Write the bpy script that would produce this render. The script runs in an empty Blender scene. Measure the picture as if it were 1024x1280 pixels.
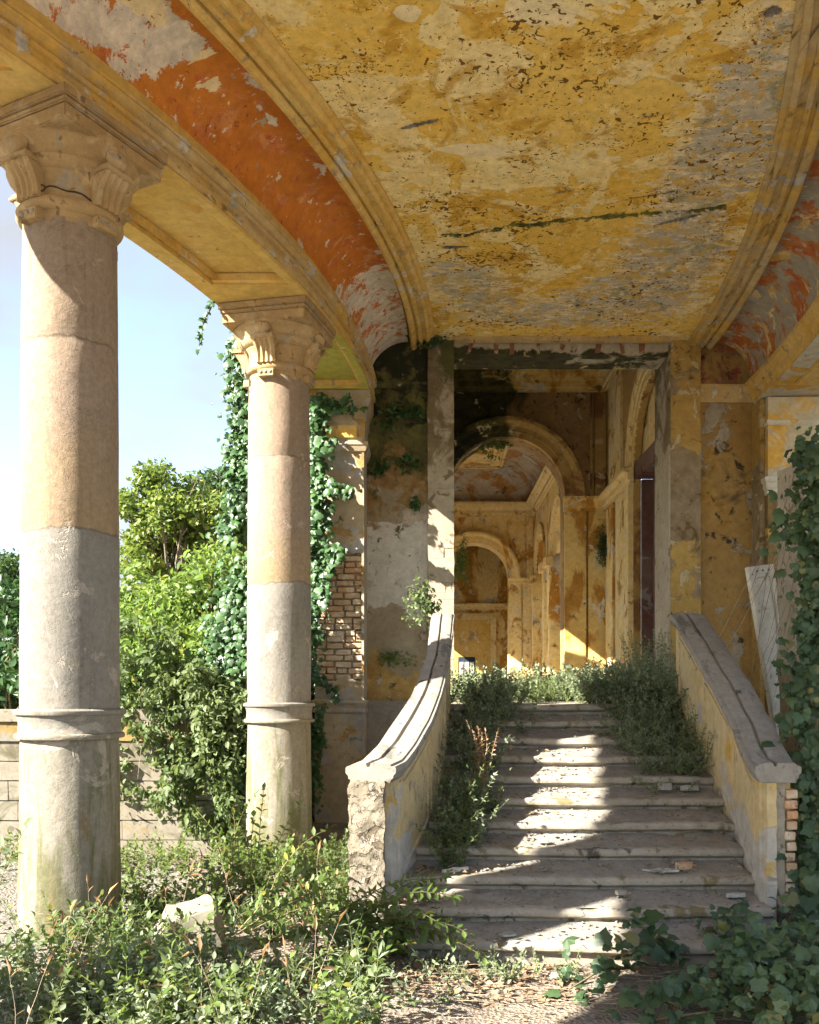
import bpy, bmesh, math, random
import numpy as np
from mathutils import Vector, Matrix, noise as mn
random.seed(7); rng = np.random.default_rng(7)
R = math.radians
scene = bpy.context.scene
COL = scene.collection
# ------------------------------------------------------------------ camera, sky, sun, exposure
CAMZ = 1.8; F = 1150.0; PX, PY = 540.0, 862.0
cd = bpy.data.cameras.new('camera'); cam = bpy.data.objects.new('camera', cd); COL.objects.link(cam)
cam.location = (0, 0, CAMZ); cam.rotation_euler = (R(90), 0, 0)
cd.sensor_fit = 'HORIZONTAL'; cd.sensor_width = 36.0; cd.lens = 36.0*F/1024
cd.shift_x = -(PX-512)/1024; cd.shift_y = (PY-640)/1024
cd.clip_start = 0.05; cd.clip_end = 5000
scene.camera = cam
SUN_AZ = R(31); SUN_EL = R(33.5)          # azimuth measured from -X (left) towards the camera side
sdir = Vector((-math.cos(SUN_AZ)*math.cos(SUN_EL), -math.sin(SUN_AZ)*math.cos(SUN_EL), math.sin(SUN_EL)))
w = bpy.data.worlds.new('World'); scene.world = w; w.use_nodes = True
nt = w.node_tree; nt.nodes.clear()
out = nt.nodes.new('ShaderNodeOutputWorld'); bg = nt.nodes.new('ShaderNodeBackground')
sky = nt.nodes.new('ShaderNodeTexSky'); sky.sky_type = 'NISHITA'; sky.sun_disc = False
sky.sun_elevation = SUN_EL; sky.sun_rotation = math.atan2(sdir.x, sdir.y)
sky.air_density = 1.0; sky.dust_density = 0.7; sky.ozone_density = 1.0
tc = nt.nodes.new('ShaderNodeTexCoord'); mp = nt.nodes.new('ShaderNodeMapping'); mp.inputs['Scale'].default_value = (1, 1, 2.2)
cn = nt.nodes.new('ShaderNodeTexNoise'); cn.inputs['Scale'].default_value = 2.6; cn.inputs['Detail'].default_value = 6; cn.inputs['Roughness'].default_value = .5
cr = nt.nodes.new('ShaderNodeValToRGB'); cr.color_ramp.elements[0].position = .44; cr.color_ramp.elements[1].position = .62
cr.color_ramp.elements[0].color = (.2, .2, .2, 1); cr.color_ramp.elements[1].color = (.85, .85, .85, 1)
mx = nt.nodes.new('ShaderNodeMixRGB'); mx.inputs[2].default_value = (1.55, 1.52, 1.50, 1)
L = nt.links.new
L(tc.outputs['Generated'], mp.inputs[0]); L(mp.outputs[0], cn.inputs['Vector']); L(cn.outputs[0], cr.inputs[0]); L(cr.outputs[0], mx.inputs[0])
L(sky.outputs[0], mx.inputs[1]); L(mx.outputs[0], bg.inputs[0]); L(bg.outputs[0], out.inputs[0])
bg.inputs[1].default_value = 0.0505
sl = bpy.data.lights.new('sun', 'SUN'); sl.energy = 3.0; sl.angle = R(0.55); sl.color = (1, .93, .82)
so = bpy.data.objects.new('sun', sl); COL.objects.link(so); so.location = (-20, -12, 25)
so.rotation_euler = (-sdir).to_track_quat('-Z', 'Y').to_euler()
vs = scene.view_settings; vs.view_transform = 'Standard'; vs.look = 'None'; vs.gamma = 1; vs.use_curve_mapping = False
vs.exposure = 3.25
scene.cycles.max_bounces = 6; scene.cycles.diffuse_bounces = 4; scene.cycles.use_adaptive_sampling = True; scene.cycles.adaptive_threshold = .04; scene.cycles.use_denoising = True; scene.cycles.transparent_max_bounces = 8
scene.cycles.sample_clamp_indirect = 8

# ------------------------------------------------------------------ node helpers
class NB:
    def __init__(s, name):
        s.m = bpy.data.materials.new(name); s.m.use_nodes = True; s.t = s.m.node_tree; s.t.nodes.clear()
        s.out = s.t.nodes.new('ShaderNodeOutputMaterial'); s.b = s.t.nodes.new('ShaderNodeBsdfPrincipled')
        s.t.links.new(s.b.outputs[0], s.out.inputs[0]); s.b.inputs['Roughness'].default_value = .9
        s.b.inputs['Specular IOR Level'].default_value = .25
        g = s.t.nodes.new('ShaderNodeNewGeometry'); s.geo = g; s.pos = g.outputs['Position']
    def n(s, t): return s.t.nodes.new(t)
    def set(s, inp, v):
        if hasattr(v, 'is_linked') or isinstance(v, bpy.types.NodeSocket): s.t.links.new(v, inp)
        elif isinstance(v, (tuple, list)) and len(v) == 3 and inp.type == 'RGBA': inp.default_value = (*v, 1)
        else: inp.default_value = v
    def math(s, op, a, b=0.0, clamp=False):
        n = s.n('ShaderNodeMath'); n.operation = op; n.use_clamp = clamp; s.set(n.inputs[0], a); s.set(n.inputs[1], b); return n.outputs[0]
    def noise(s, sc, det=5, ro=.6, dist=0, stretch=None, off=0, vec=None):
        v = vec or s.pos
        if stretch or off:
            m = s.n('ShaderNodeMapping'); s.t.links.new(v, m.inputs[0]); m.inputs['Scale'].default_value = stretch or (1, 1, 1)
            m.inputs['Location'].default_value = (off*3.1, off*7.3, off*1.7); v = m.outputs[0]
        n = s.n('ShaderNodeTexNoise'); s.t.links.new(v, n.inputs['Vector']); n.inputs['Scale'].default_value = sc
        n.inputs['Detail'].default_value = det; n.inputs['Roughness'].default_value = ro; n.inputs['Distortion'].default_value = dist
        return n.outputs[0]
    def vor(s, sc, feat='F1', off=0, stretch=None, vec=None):
        v = vec or s.pos
        if stretch or off:
            m = s.n('ShaderNodeMapping'); s.t.links.new(v, m.inputs[0]); m.inputs['Scale'].default_value = stretch or (1, 1, 1)
            m.inputs['Location'].default_value = (off*2.1, off*5.3, off*1.1); v = m.outputs[0]
        n = s.n('ShaderNodeTexVoronoi'); n.feature = feat; s.t.links.new(v, n.inputs['Vector']); n.inputs['Scale'].default_value = sc
        return n.outputs['Distance']
    def ramp(s, v, lo, hi, a=0.0, b=1.0):
        n = s.n('ShaderNodeMapRange'); s.set(n.inputs[0], v); n.inputs[1].default_value = lo; n.inputs[2].default_value = hi
        n.inputs[3].default_value = a; n.inputs[4].default_value = b; n.clamp = True; return n.outputs[0]
    def mix(s, f, a, b, mode='MIX'):
        n = s.n('ShaderNodeMixRGB'); n.blend_type = mode; s.set(n.inputs[0], f); s.set(n.inputs[1], a); s.set(n.inputs[2], b); return n.outputs[0]
    def axis(s, i):
        if not hasattr(s, '_sx'):
            s._sx = s.n('ShaderNodeSeparateXYZ'); s.t.links.new(s.pos, s._sx.inputs[0])
        return s._sx.outputs[i]
    def attr(s, name):
        n = s.n('ShaderNodeAttribute'); n.attribute_name = name; return n.outputs['Fac']
    def bump(s, h, st=.4, d=.02):
        n = s.n('ShaderNodeBump'); n.inputs['Strength'].default_value = st; n.inputs['Distance'].default_value = d
        s.t.links.new(h, n.inputs['Height']); s.t.links.new(n.outputs[0], s.b.inputs['Normal'])

def plaster(name, c1, c2, layers=(), bump=.5, sc=1.3, grain=.25, rough=.92, bd=.015, gain=1.0):
    """aged paint and plaster: a mottled base and worn layers with ragged edges"""
    B = NB(name)
    col = B.mix(B.ramp(B.noise(sc, 6, .62, .4), .35, .65), c1, c2)
    nh = 0; h = B.math('MULTIPLY', B.noise(14, 4, .75), .25)
    for i, l in enumerate(layers):
        if l.get('spots'):
            v = B.noise(l['sc'], 2, .5, .8, off=i+1); nz = B.noise(l.get('gsc', 1.5), 4, .65, off=i+2)
            m = B.ramp(B.math('ADD', v, B.ramp(nz, l.get('g0', .4), l.get('g1', .7), -.16, .03)), l['th'], l['th']+.025)
        else:
            v = B.noise(l['sc'], l.get('det', 5), l.get('ro', .62), l.get('dist', .6), l.get('st'), off=i+1)
            if 'zone' in l:
                ax, lo, hi, k = l['zone']
                v = B.math('ADD', v, B.math('MULTIPLY', B.ramp(B.axis(ax), lo, hi, -.5, .5), k))
            if 'zone2' in l:
                ax, lo, hi, k = l['zone2']
                v = B.math('ADD', v, B.math('MULTIPLY', B.ramp(B.axis(ax), lo, hi, -.5, .5), k))
            if 'attr' in l: v = B.math('ADD', v, B.math('MULTIPLY', B.attr(l['attr']), l.get('ak', .4)))
            m = B.ramp(v, l['th'], l['th']+l.get('sf', .03))
        if 'max' in l: m = B.math('MULTIPLY', m, l['max'])
        c = l['col']
        if isinstance(c[0], tuple): c = B.mix(B.ramp(B.noise(l.get('csc', 5), 5, .65, .5, off=i+9), .38, .62), c[0], c[1])
        col = B.mix(m, col, c)
        if abs(l.get('h', 0)) >= .5 and nh < 2: nh += 1; h = B.math('ADD', h, B.math('MULTIPLY', m, l['h']))
    g = B.noise(9, 6, .75, off=3); g2 = B.noise(60, 2, .6, off=5)
    col = B.mix(1.0, col, B.mix(B.math('ADD', B.math('MULTIPLY', B.ramp(g, .3, .7), .7), B.math('MULTIPLY', g2, .3)), ((1-grain*1.5)*gain,)*3, ((1+grain*.6)*gain,)*3), 'MULTIPLY')
    B.t.links.new(col, B.b.inputs['Base Color']); B.b.inputs['Roughness'].default_value = rough
    B.bump(h, bump, bd)
    return B.m

OCH = (.63, .38, .085); OCH2 = (.70, .50, .18); CREAM = (.80, .66, .38); GREY = (.36, .35, .33); LGREY = (.56, .53, .47)
DBR = (.10, .065, .03); MOULD = (.022, .024, .012); RED = (.48, .11, .045); ORG = (.62, .24, .04); WHITE = (.7, .65, .55)

M = {}
M['ceil'] = plaster('ceiling_paint', (.76, .46, .065), (.82, .57, .15), [
    dict(col=((.88, .73, .38), (.84, .64, .26)), sc=1.3, th=.52, sf=.02, h=.5, csc=3),
    dict(col=(.56, .30, .03), sc=2.2, th=.55, sf=.07, max=.8),
    dict(col=(.80, .62, .28), sc=8, th=.60, sf=.03, max=.8),
    dict(col=(.46, .25, .045), sc=11, th=.60, sf=.04, max=.7, ro=.7),
    dict(col=((.84, .75, .56), (.70, .50, .20)), sc=3.4, th=.70, sf=.03, st=(1, 2.6, 1), attr='damp', ak=.28, csc=9, ro=.7),
    dict(col=((.45, .41, .325), (.60, .545, .43)), sc=3.0, th=.79, sf=.025, st=(1, 2.6, 1), attr='damp', ak=.32, h=-.9, dist=1.2, ro=.7),
    dict(col=(.30, .29, .16), sc=3.6, th=.80, sf=.06, attr='damp', ak=.25, max=.7), dict(col=(.64, .43, .14), sc=6, th=.74, sf=.02, attr='damp', ak=.2),
    dict(col=(.84, .70, .42), sc=2.2, th=.84, sf=.012, attr='cream', ak=.5, ro=.55),
    dict(spots=1, col=(.17, .09, .012), sc=17, th=.60, gsc=1.0, g0=.38, g1=.66),
    dict(spots=1, col=(.22, .12, .02), sc=34, th=.60, gsc=2.2, g0=.38, g1=.66),
    dict(spots=1, col=(.82, .68, .40), sc=15, th=.64, gsc=2.0, g0=.38, g1=.66),
    dict(col=((.05, .055, .014), (.18, .17, .03)), sc=11, th=.745, sf=.1, attr='moss', ak=.38, ro=.7),
    dict(col=(.30, .17, .05), sc=1.5, th=.66, sf=.14, max=.6),
    dict(col=((.30, .27, .24), (.12, .10, .085)), sc=3, th=.9, sf=.1, attr='hole', ak=.9, csc=9),
], bump=.55, sc=1.1)
M['cove'] = plaster('cove_fresco', ORG, (.54, .17, .025), [
    dict(col=(RED, (.66, .33, .12)), sc=4, th=.53, sf=.06, max=.85, csc=7), dict(col=(.36, .13, .03), sc=1.4, th=.56, sf=.15, max=.6),
    dict(col=((.78, .70, .57), (.58, .53, .46)), sc=2.6, th=.78, sf=.025, attr='damp', ak=.38, h=-.6, csc=9, ro=.7, dist=.2),
    dict(col=((.56, .16, .06), (.62, .25, .09)), sc=3.4, th=.80, sf=.04, zone=(1, 9.4, 10.6, .5), csc=8, ro=.7),
    dict(col=((.60, .22, .05), (.52, .15, .06)), sc=6.5, th=.60, sf=.025, ro=.72, dist=.2), dict(col=(.70, .62, .48), sc=7, th=.63, sf=.02, dist=.2), dict(col=(.40, .35, .27), sc=5, th=.66, sf=.03, dist=.2),
    dict(col=(.82, .68, .40), sc=2.2, th=.84, sf=.012, attr='cream', ak=.5),
    dict(spots=1, col=(.3, .1, .03), sc=24, th=.64, gsc=2, g0=.4, g1=.66),
], bump=.45, sc=.9)
M['cove_r'] = plaster('cove_fresco_faded', (.42, .36, .27), (.36, .33, .27), [
    dict(col=((.44, .12, .05), (.52, .22, .06)), sc=2.4, th=.5, sf=.04, csc=5, h=.4, dist=.2, ro=.7),
    dict(col=(OCH, CREAM), sc=2.6, th=.58, sf=.03, h=.4),
    dict(col=(GREY, LGREY), sc=4, th=.60, sf=.03, h=-.6)], bump=.5)
M['mould'] = plaster('moulding_ochre', OCH2, OCH, [
    dict(col=(LGREY, WHITE), sc=2.4, th=.60, sf=.03, h=-.5),
    dict(col=(.40, .30, .16), sc=6, th=.57, sf=.08, st=(1, 1, .4)),
    dict(col=(.13, .09, .04), sc=9, th=.66, sf=.06, st=(1, .4, 1))], bump=.35, sc=1.7)
M['mould_pale'] = plaster('moulding_pale', (.54, .41, .21), (.46, .32, .13), [
    dict(col=((.60, .38, .09), (.54, .36, .12)), sc=1.5, th=.52, sf=.05),
    dict(col=(GREY, LGREY), sc=3.2, th=.59, sf=.03, h=-.5),
    dict(col=(.20, .135, .06), sc=7, th=.58, sf=.1, st=(1.5, .3, 1.5)), dict(col=(.13, .09, .045), sc=16, th=.64, sf=.08, st=(2, .25, 2))], bump=.4)
M['soffit'] = plaster('soffit_ochre', (.58, .38, .10), (.62, .44, .15), [
    dict(col=(.55, .33, .08), sc=2.2, th=.56, sf=.1),
    dict(col=((.52, .45, .08), (.45, .40, .10)), sc=2.0, th=.52, sf=.06, zone=(1, 9.8, 10.6, .5)),
    dict(col=(WHITE, LGREY), sc=3.2, th=.66, sf=.02, h=-.5),
    dict(col=(.3, .2, .08), sc=8, th=.66, sf=.05)], bump=.35)
M['respond_r'] = plaster('respond_cream_brown', (.56, .50, .36), (.5, .42, .26), [
    dict(col=((.26, .17, .06), (.16, .11, .05)), sc=1.4, th=.5, sf=.1, zone=(2, 5.0, 4.2, .6)), dict(col=(OCH), sc=1.6, th=.56, sf=.05), dict(col=GREY, sc=4, th=.62, sf=.05)], bump=.5)  # brown grows stronger towards the bottom, then ochre and grey patches
M['soffit_r'] = plaster('soffit_white', (.60, .58, .48), (.55, .50, .38), [
    dict(col=OCH, sc=1.2, th=.56, sf=.04), dict(col=GREY, sc=5, th=.64, sf=.05)], bump=.3)

def column_mat():
    B = NB('column_render')
    z = B.axis(2); wob = B.math('MULTIPLY', B.math('SUBTRACT', B.noise(2.2, 5, .7), .5), .16)
    zz = B.math('ADD', z, wob)
    up = B.mix(B.ramp(B.noise(.9, 6, .65, .8), .36, .62), (.60, .47, .36), (.56, .42, .30))
    up = B.mix(B.ramp(B.math('ADD', B.noise(1.4, 7, .65, .7, (1.6, 1.6, .45)), B.ramp(z, 2.9, 3.9, .28, -.06)), .52, .85), up, (.60, .44, .25))
    up = B.mix(B.ramp(B.math('ADD', B.noise(2.5, 6, .6, .4), B.ramp(z, 4.7, 5.6, -.2, .3)), .5, .75), up, (.52, .37, .22))
    lo = B.mix(B.ramp(B.noise(1.3, 7, .65, .6), .35, .65), (.40, .375, .33), (.47, .44, .385))
    lo = B.mix(B.ramp(B.noise(2.2, 6, .7, .8), .55, .7), lo, (.50, .43, .31))
    col = B.mix(B.ramp(zz, 2.905, 2.925), lo, up)
    base = B.mix(B.ramp(B.noise(1.6, 7, .65, .7, (2, 2, .6)), .36, .64), (.54, .50, .42), (.44, .40, .31))
    base = B.mix(B.math('MULTIPLY', B.ramp(B.math('ADD', B.noise(2.6, 7, .65, .6, (3, 3, .35)), B.ramp(z, .3, 1.45, .12, -.04)), .5, .66), .85), base, (.235, .235, .10))
    base = B.mix(B.ramp(B.noise(3.4, 7, .65, .6, (3, 3, .5), off=4), .58, .7), base, (.43, .30, .15))
    col = B.mix(B.ramp(zz, 1.49, 1.51), base, col)
    strk = B.noise(5, 6, .7, .3, (3, 3, .18), off=2)
    col = B.mix(B.math('MULTIPLY', B.ramp(strk, .56, .72), .45), col, (.25, .19, .12))
    jn = B.math('ABSOLUTE', B.math('SUBTRACT', zz, 2.915)); j2 = B.math('ABSOLUTE', B.math('SUBTRACT', zz, 4.24))
    col = B.mix(B.math('MULTIPLY', B.ramp(B.math('MINIMUM', jn, j2), .0, .012, 1, 0), .6), col, (.16, .12, .08))
    g = B.noise(26, 8, .75, off=7)
    col = B.mix(1.0, col, B.mix(B.ramp(g, .3, .7), (.32, .316, .308), (.52, .52, .52)), 'MULTIPLY')
    B.t.links.new(col, B.b.inputs['Base Color'])
    pt = B.ramp(B.noise(1.9, 7, .72, .9, off=11), .60, .63); col = B.mix(B.math('MULTIPLY', pt, .4), col, (.45, .40, .33))
    ck = B.ramp(B.math('ABSOLUTE', B.math('SUBTRACT', B.noise(1.1, 6, .7, 1.2, (1, 1, .5), off=13), .5)), 0, .006, 1, 0); col = B.mix(B.math('MULTIPLY', ck, .5), col, (.10, .08, .06))
    B.t.links.new(col, B.b.inputs['Base Color'])
    B.bump(B.math('ADD', B.math('MULTIPLY', B.noise(7, 6, .75, .4), .9), B.math('ADD', B.math('MULTIPLY', g, .35), B.math('MULTIPLY', pt, -.4))), .42, .022)
    return B.m
M['col'] = column_mat()
M['capital'] = plaster('capital_ochre_lifted', (.40, .275, .135), (.34, .23, .11), [  # ochre paint, coloured brighter than the shaft to lift capitals lying in shade
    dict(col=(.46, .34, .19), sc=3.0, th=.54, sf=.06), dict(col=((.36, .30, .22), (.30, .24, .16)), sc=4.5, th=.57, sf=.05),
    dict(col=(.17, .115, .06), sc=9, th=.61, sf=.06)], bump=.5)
M['wall_l'] = plaster('end_wall_weathered', (.28, .225, .145), (.37, .32, .225), [
    dict(col=((.44, .31, .11), (.33, .2, .07)), sc=1.1, th=.55, sf=.06, zone=(2, 1.4, 3.0, -.5)),
    dict(col=((.50, .47, .42), (.58, .55, .49)), sc=1.0, th=.66, sf=.02, h=-.7, zone=(2, 4.6, 3.7, .3), zone2=(2, 2.7, 3.1, .3)),
    dict(col=((.22, .12, .045), (.30, .20, .09)), sc=2.6, th=.52, sf=.05, zone=(2, 3.6, 4.8, .4)),
    dict(col=((.12, .13, .04), (.05, .05, .02)), sc=2.4, th=.52, sf=.09, zone=(2, 3.9, 5.6, .6), max=.9),
    dict(col=MOULD, sc=3.6, th=.55, sf=.1, zone=(2, 4.6, 6.4, .35)),
    dict(col=(.44, .38, .30), sc=3.0, th=.64, sf=.02, h=-.5),
    dict(col=(.11, .085, .045), sc=7, th=.60, sf=.07)], bump=.75, bd=.02)
M['wall_r'] = plaster('end_wall_brown', (.27, .16, .05), (.34, .22, .075), [
    dict(col=((.38, .25, .08), (.30, .16, .03)), sc=1.0, th=.54, sf=.08),
    dict(col=(.10, .07, .04), sc=1.7, th=.55, sf=.1, max=.9),
    dict(col=((.34, .3, .23), (.25, .21, .15)), sc=2.4, th=.57, sf=.03, h=-.7),
    dict(col=((.24, .06, .03), (.20, .12, .06)), sc=3.0, th=.66, sf=.08, zone=(2, 5.9, 6.1, .4)),
    dict(col=(.05, .035, .02), sc=5, th=.60, sf=.07)], bump=.8, bd=.02)
M['pier_r'] = plaster('pier_ochre_stained', (.33, .21, .06), (.42, .28, .085), [
    dict(col=((.22, .16, .09), (.28, .22, .14)), sc=1.2, th=.56, sf=.03, zone=(2, 3.0, 4.2, .2), zone2=(2, 5.4, 4.6, .2), h=-.6),
    dict(col=((.42, .36, .25), (.5, .4, .2)), sc=3.5, th=.60, sf=.02, h=-.6),
    dict(col=(.13, .08, .025), sc=4, th=.57, sf=.08)], bump=.75, bd=.02)
M['pale_stone'] = plaster('pier_pale_stone', (.47, .40, .29), (.54, .48, .37), [
    dict(col=((.27, .21, .12), (.20, .16, .09)), sc=1.8, th=.54, sf=.08, zone=(2, 4.0, 5.6, .25)),
    dict(col=(.12, .12, .04), sc=3, th=.60, sf=.08, zone=(2, 5.2, 6.5, .35)),
    dict(col=(.24, .18, .11), sc=6, th=.60, sf=.06)], bump=.7, gain=0.72)
M['lintel'] = plaster('lintel_plaster', (.50, .45, .36), (.42, .36, .26), [
    dict(col=((.07, .07, .025), (.03, .03, .015)), sc=2.2, th=.52, sf=.08, zone=(2, 6.66, 6.48, .5), zone2=(0, 3.2, .6, .25)),
    dict(col=(.55, .45, .22), sc=3, th=.6, sf=.05)], bump=.5, gain=0.9)
M['gold'] = plaster('gallery_ochre', (.76, .55, .21), (.80, .64, .33), [
    dict(col=((.50, .26, .05), (.42, .2, .035)), sc=1.1, th=.52, sf=.06, st=(1, 1, .5)),
    dict(col=((.62, .57, .47), (.5, .47, .41)), sc=1.9, th=.60, sf=.02, h=-.6),
    dict(col=(.28, .16, .05), sc=3.6, th=.60, sf=.08),
    dict(col=(.66, .52, .27), sc=5, th=.62, sf=.03, h=.3)], bump=.5)
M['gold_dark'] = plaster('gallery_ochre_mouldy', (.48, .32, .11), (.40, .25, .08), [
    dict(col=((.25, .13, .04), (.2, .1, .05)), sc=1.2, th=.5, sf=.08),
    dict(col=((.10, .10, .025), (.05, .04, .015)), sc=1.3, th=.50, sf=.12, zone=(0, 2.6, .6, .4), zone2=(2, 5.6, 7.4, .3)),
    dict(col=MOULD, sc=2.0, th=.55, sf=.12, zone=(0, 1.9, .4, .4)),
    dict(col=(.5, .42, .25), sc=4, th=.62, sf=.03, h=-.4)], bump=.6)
M['gold_trim'] = plaster('gallery_trim', (.78, .62, .33), (.72, .54, .23), [
    dict(col=((.48, .28, .08), (.3, .18, .05)), sc=2, th=.56, sf=.07), dict(col=(LGREY, CREAM), sc=3, th=.6, sf=.03, h=-.4),
    dict(col=(.15, .11, .04), sc=5, th=.63, sf=.08)], bump=.4)
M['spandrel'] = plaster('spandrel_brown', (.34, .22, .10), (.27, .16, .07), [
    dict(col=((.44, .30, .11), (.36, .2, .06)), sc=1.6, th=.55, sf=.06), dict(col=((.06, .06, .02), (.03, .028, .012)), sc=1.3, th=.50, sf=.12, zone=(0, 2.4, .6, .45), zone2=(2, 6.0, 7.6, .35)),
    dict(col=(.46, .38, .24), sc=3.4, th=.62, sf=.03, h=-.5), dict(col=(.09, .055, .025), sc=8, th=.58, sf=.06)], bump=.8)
M['gold_mid'] = plaster('gallery_trim_mouldy', (.74, .55, .22), (.68, .47, .15), [
    dict(col=((.50, .27, .06), (.42, .2, .04)), sc=1.6, th=.52, sf=.06, st=(1, 1, .5)), dict(col=(LGREY, CREAM), sc=2.4, th=.6, sf=.02, h=-.5),
    dict(col=((.12, .11, .03), (.05, .045, .015)), sc=1.8, th=.55, sf=.1, zone=(0, 2.6, .5, .5), zone2=(2, 5.4, 7.2, .25)),
    dict(col=(.2, .13, .05), sc=4, th=.6, sf=.07)], bump=.5)
M['fresco'] = plaster('gallery_vault', (.46, .40, .30), (.40, .34, .26), [
    dict(col=((.44, .25, .09), (.34, .17, .07)), sc=1.0, th=.5, sf=.05), dict(col=((.36, .37, .38), (.5, .48, .44)), sc=1.4, th=.54, sf=.04),
    dict(col=(.14, .1, .04), sc=2.4, th=.60, sf=.07)], bump=.5)
M['stone'] = plaster('stair_stone', (.43, .375, .295), (.50, .445, .36), [
    dict(col=(.44, .40, .34), sc=2.2, th=.55, sf=.08), dict(col=((.30, .24, .12), (.24, .2, .11)), sc=3.0, th=.58, sf=.06),
    dict(col=(.14, .125, .095), sc=5, th=.60, sf=.06), dict(col=(.15, .14, .11), sc=16, th=.62, sf=.05)], bump=.7, grain=.3, gain=0.7)
M['dust'] = plaster('stair_dust', (.47, .425, .36), (.54, .495, .425), [
    dict(col=(.40, .35, .285), sc=3, th=.58, sf=.1), dict(col=(.58, .54, .47), sc=38, th=.62, sf=.04, h=.6),
    dict(col=(.24, .2, .15), sc=44, th=.62, sf=.04), dict(col=(.25, .2, .13), sc=9, th=.65, sf=.06)], bump=.8, bd=.015, gain=0.53)
M['coping'] = plaster('coping_stone', (.41, .37, .31), (.48, .44, .375), [
    dict(col=(.22, .205, .175), sc=3, th=.56, sf=.08, st=(2, .5, 1)), dict(col=(.47, .44, .39), sc=6, th=.6, sf=.04),
    dict(col=(.13, .12, .095), sc=8, th=.63, sf=.05)], bump=.7, gain=0.62)
M['parapet'] = plaster('parapet_ochre', (.58, .46, .26), (.53, .41, .21), [
    dict(col=((.42, .39, .34), (.5, .46, .39)), sc=1.7, th=.52, sf=.03, h=-.6, zone=(2, 1.3, .5, .3)),
    dict(col=(.52, .34, .09), sc=2.1, th=.60, sf=.05), dict(col=(.26, .23, .18), sc=4, th=.60, sf=.05)], bump=.6)
M['rough'] = plaster('rough_concrete', (.42, .36, .27), (.33, .28, .20), [
    dict(col=(.2, .16, .11), sc=11, th=.56, sf=.04, h=-1), dict(col=(.52, .46, .37), sc=15, th=.58, sf=.03, h=.8)], bump=1.0, bd=.05, gain=0.64)
M['pilaster'] = plaster('respond_plaster', (.50, .40, .26), (.55, .46, .32), [
    dict(col=((.42, .40, .38), (.5, .47, .43)), sc=1.8, th=.52, sf=.05, h=-.3), dict(col=((.5, .32, .1), (.45, .26, .09)), sc=2.4, th=.56, sf=.04),
    dict(col=(.18, .16, .09), sc=4, th=.63, sf=.05)], bump=.5, gain=0.7)
M['garden_stone'] = plaster('garden_wall_stone', (.46, .40, .30), (.50, .45, .36), [
    dict(col=(.46, .36, .2), sc=2.2, th=.64, sf=.05), dict(col=((.19, .2, .11), (.27, .23, .15)), sc=1.8, th=.55, sf=.08), dict(col=(.28, .25, .19), sc=8, th=.6, sf=.05)], bump=.6, gain=0.46)
M['garden_band'] = plaster('garden_wall_band', (.50, .35, .12), (.45, .33, .15), [
    dict(col=(.42, .40, .34), sc=2.2, th=.5, sf=.05), dict(col=(.16, .14, .07), sc=4, th=.6, sf=.07)], bump=.5, gain=0.46)
M['white'] = plaster('white_paint', (.66, .63, .54), (.58, .54, .44), [dict(col=(.4, .34, .24), sc=5, th=.62, sf=.04), dict(col=(.3, .24, .15), sc=14, th=.66, sf=.03)], bump=.3)
M['white_stone'] = plaster('white_block', (.62, .60, .54), (.5, .48, .42), [dict(col=(.33, .32, .25), sc=6, th=.58, sf=.06)], bump=.6, gain=0.72)
M['wood'] = plaster('old_wood', (.34, .27, .18), (.26, .2, .13), [dict(col=(.14, .1, .06), sc=8, th=.56, sf=.05, st=(6, 6, .6))], bump=.5)
M['blue_dark'] = plaster('dark_blue_door', (.035, .05, .085), (.02, .028, .05), [dict(col=(.14, .14, .15), sc=6, th=.64, sf=.03)], bump=.3)
M['maroon'] = plaster('reveal_maroon', (.13, .055, .045), (.18, .12, .10), [dict(col=((.26, .235, .22), (.2, .18, .17)), sc=1.5, th=.57, sf=.03, h=-.6), dict(col=(.08, .03, .025), sc=2, th=.6, sf=.08)], bump=.5)
def brick_mat():
    B = NB('brick'); oi = B.n('ShaderNodeObjectInfo'); r = oi.outputs['Random']
    c = B.mix(B.ramp(r, 0, 1), (.48, .35, .22), (.52, .44, .33)); c = B.mix(B.ramp(B.noise(2.2, 4), .42, .62), c, (.50, .29, .15))
    c = B.mix(B.ramp(B.noise(7, 6, .7), .5, .66), c, (.62, .53, .42)); c = B.mix(B.ramp(B.noise(16, 5, .7, off=3), .58, .7), c, (.16, .1, .06))
    B.t.links.new(c, B.b.inputs['Base Color']); B.bump(B.noise(22, 7, .75), .8, .02); return B.m
M['brick'] = brick_mat()
M['mortar'] = plaster('mortar', (.46, .40, .31), (.38, .33, .25), [dict(col=(.17, .14, .1), sc=9, th=.57, sf=.05)], bump=.8, gain=0.8)
def soil_mat():
    B = NB('soil')
    c = B.mix(B.ramp(B.noise(.9, 7, .65, .5), .35, .65), (.24, .20, .155), (.34, .295, .24))
    c = B.mix(B.ramp(B.noise(4, 7, .7, .3), .52, .66), c, (.40, .36, .30))
    c = B.mix(B.ramp(B.math('ADD', B.noise(1.2, 4), B.ramp(B.axis(0), -3.2, -2.0, .5, -.2)), .45, .6), B.mix(.5, c, (.19, .145, .105)), (.21, .19, .16))
    c = B.mix(B.math('MULTIPLY', B.ramp(B.vor(46), .06, .16, 1, 0), .6), c, (.40, .36, .30)); c = B.mix(B.ramp(B.noise(18, 6, .7), .58, .68), c, (.10, .075, .05))
    c = B.mix(B.math('MULTIPLY', B.ramp(B.noise(.6, 5, .6, off=4), .56, .66), .5), c, (.12, .13, .05))
    B.t.links.new(c, B.b.inputs['Base Color'])
    B.bump(B.math('ADD', B.noise(8, 8, .75), B.math('MULTIPLY', B.vor(40), .6)), 1.0, .04); return B.m
M['soil'] = soil_mat()
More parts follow.
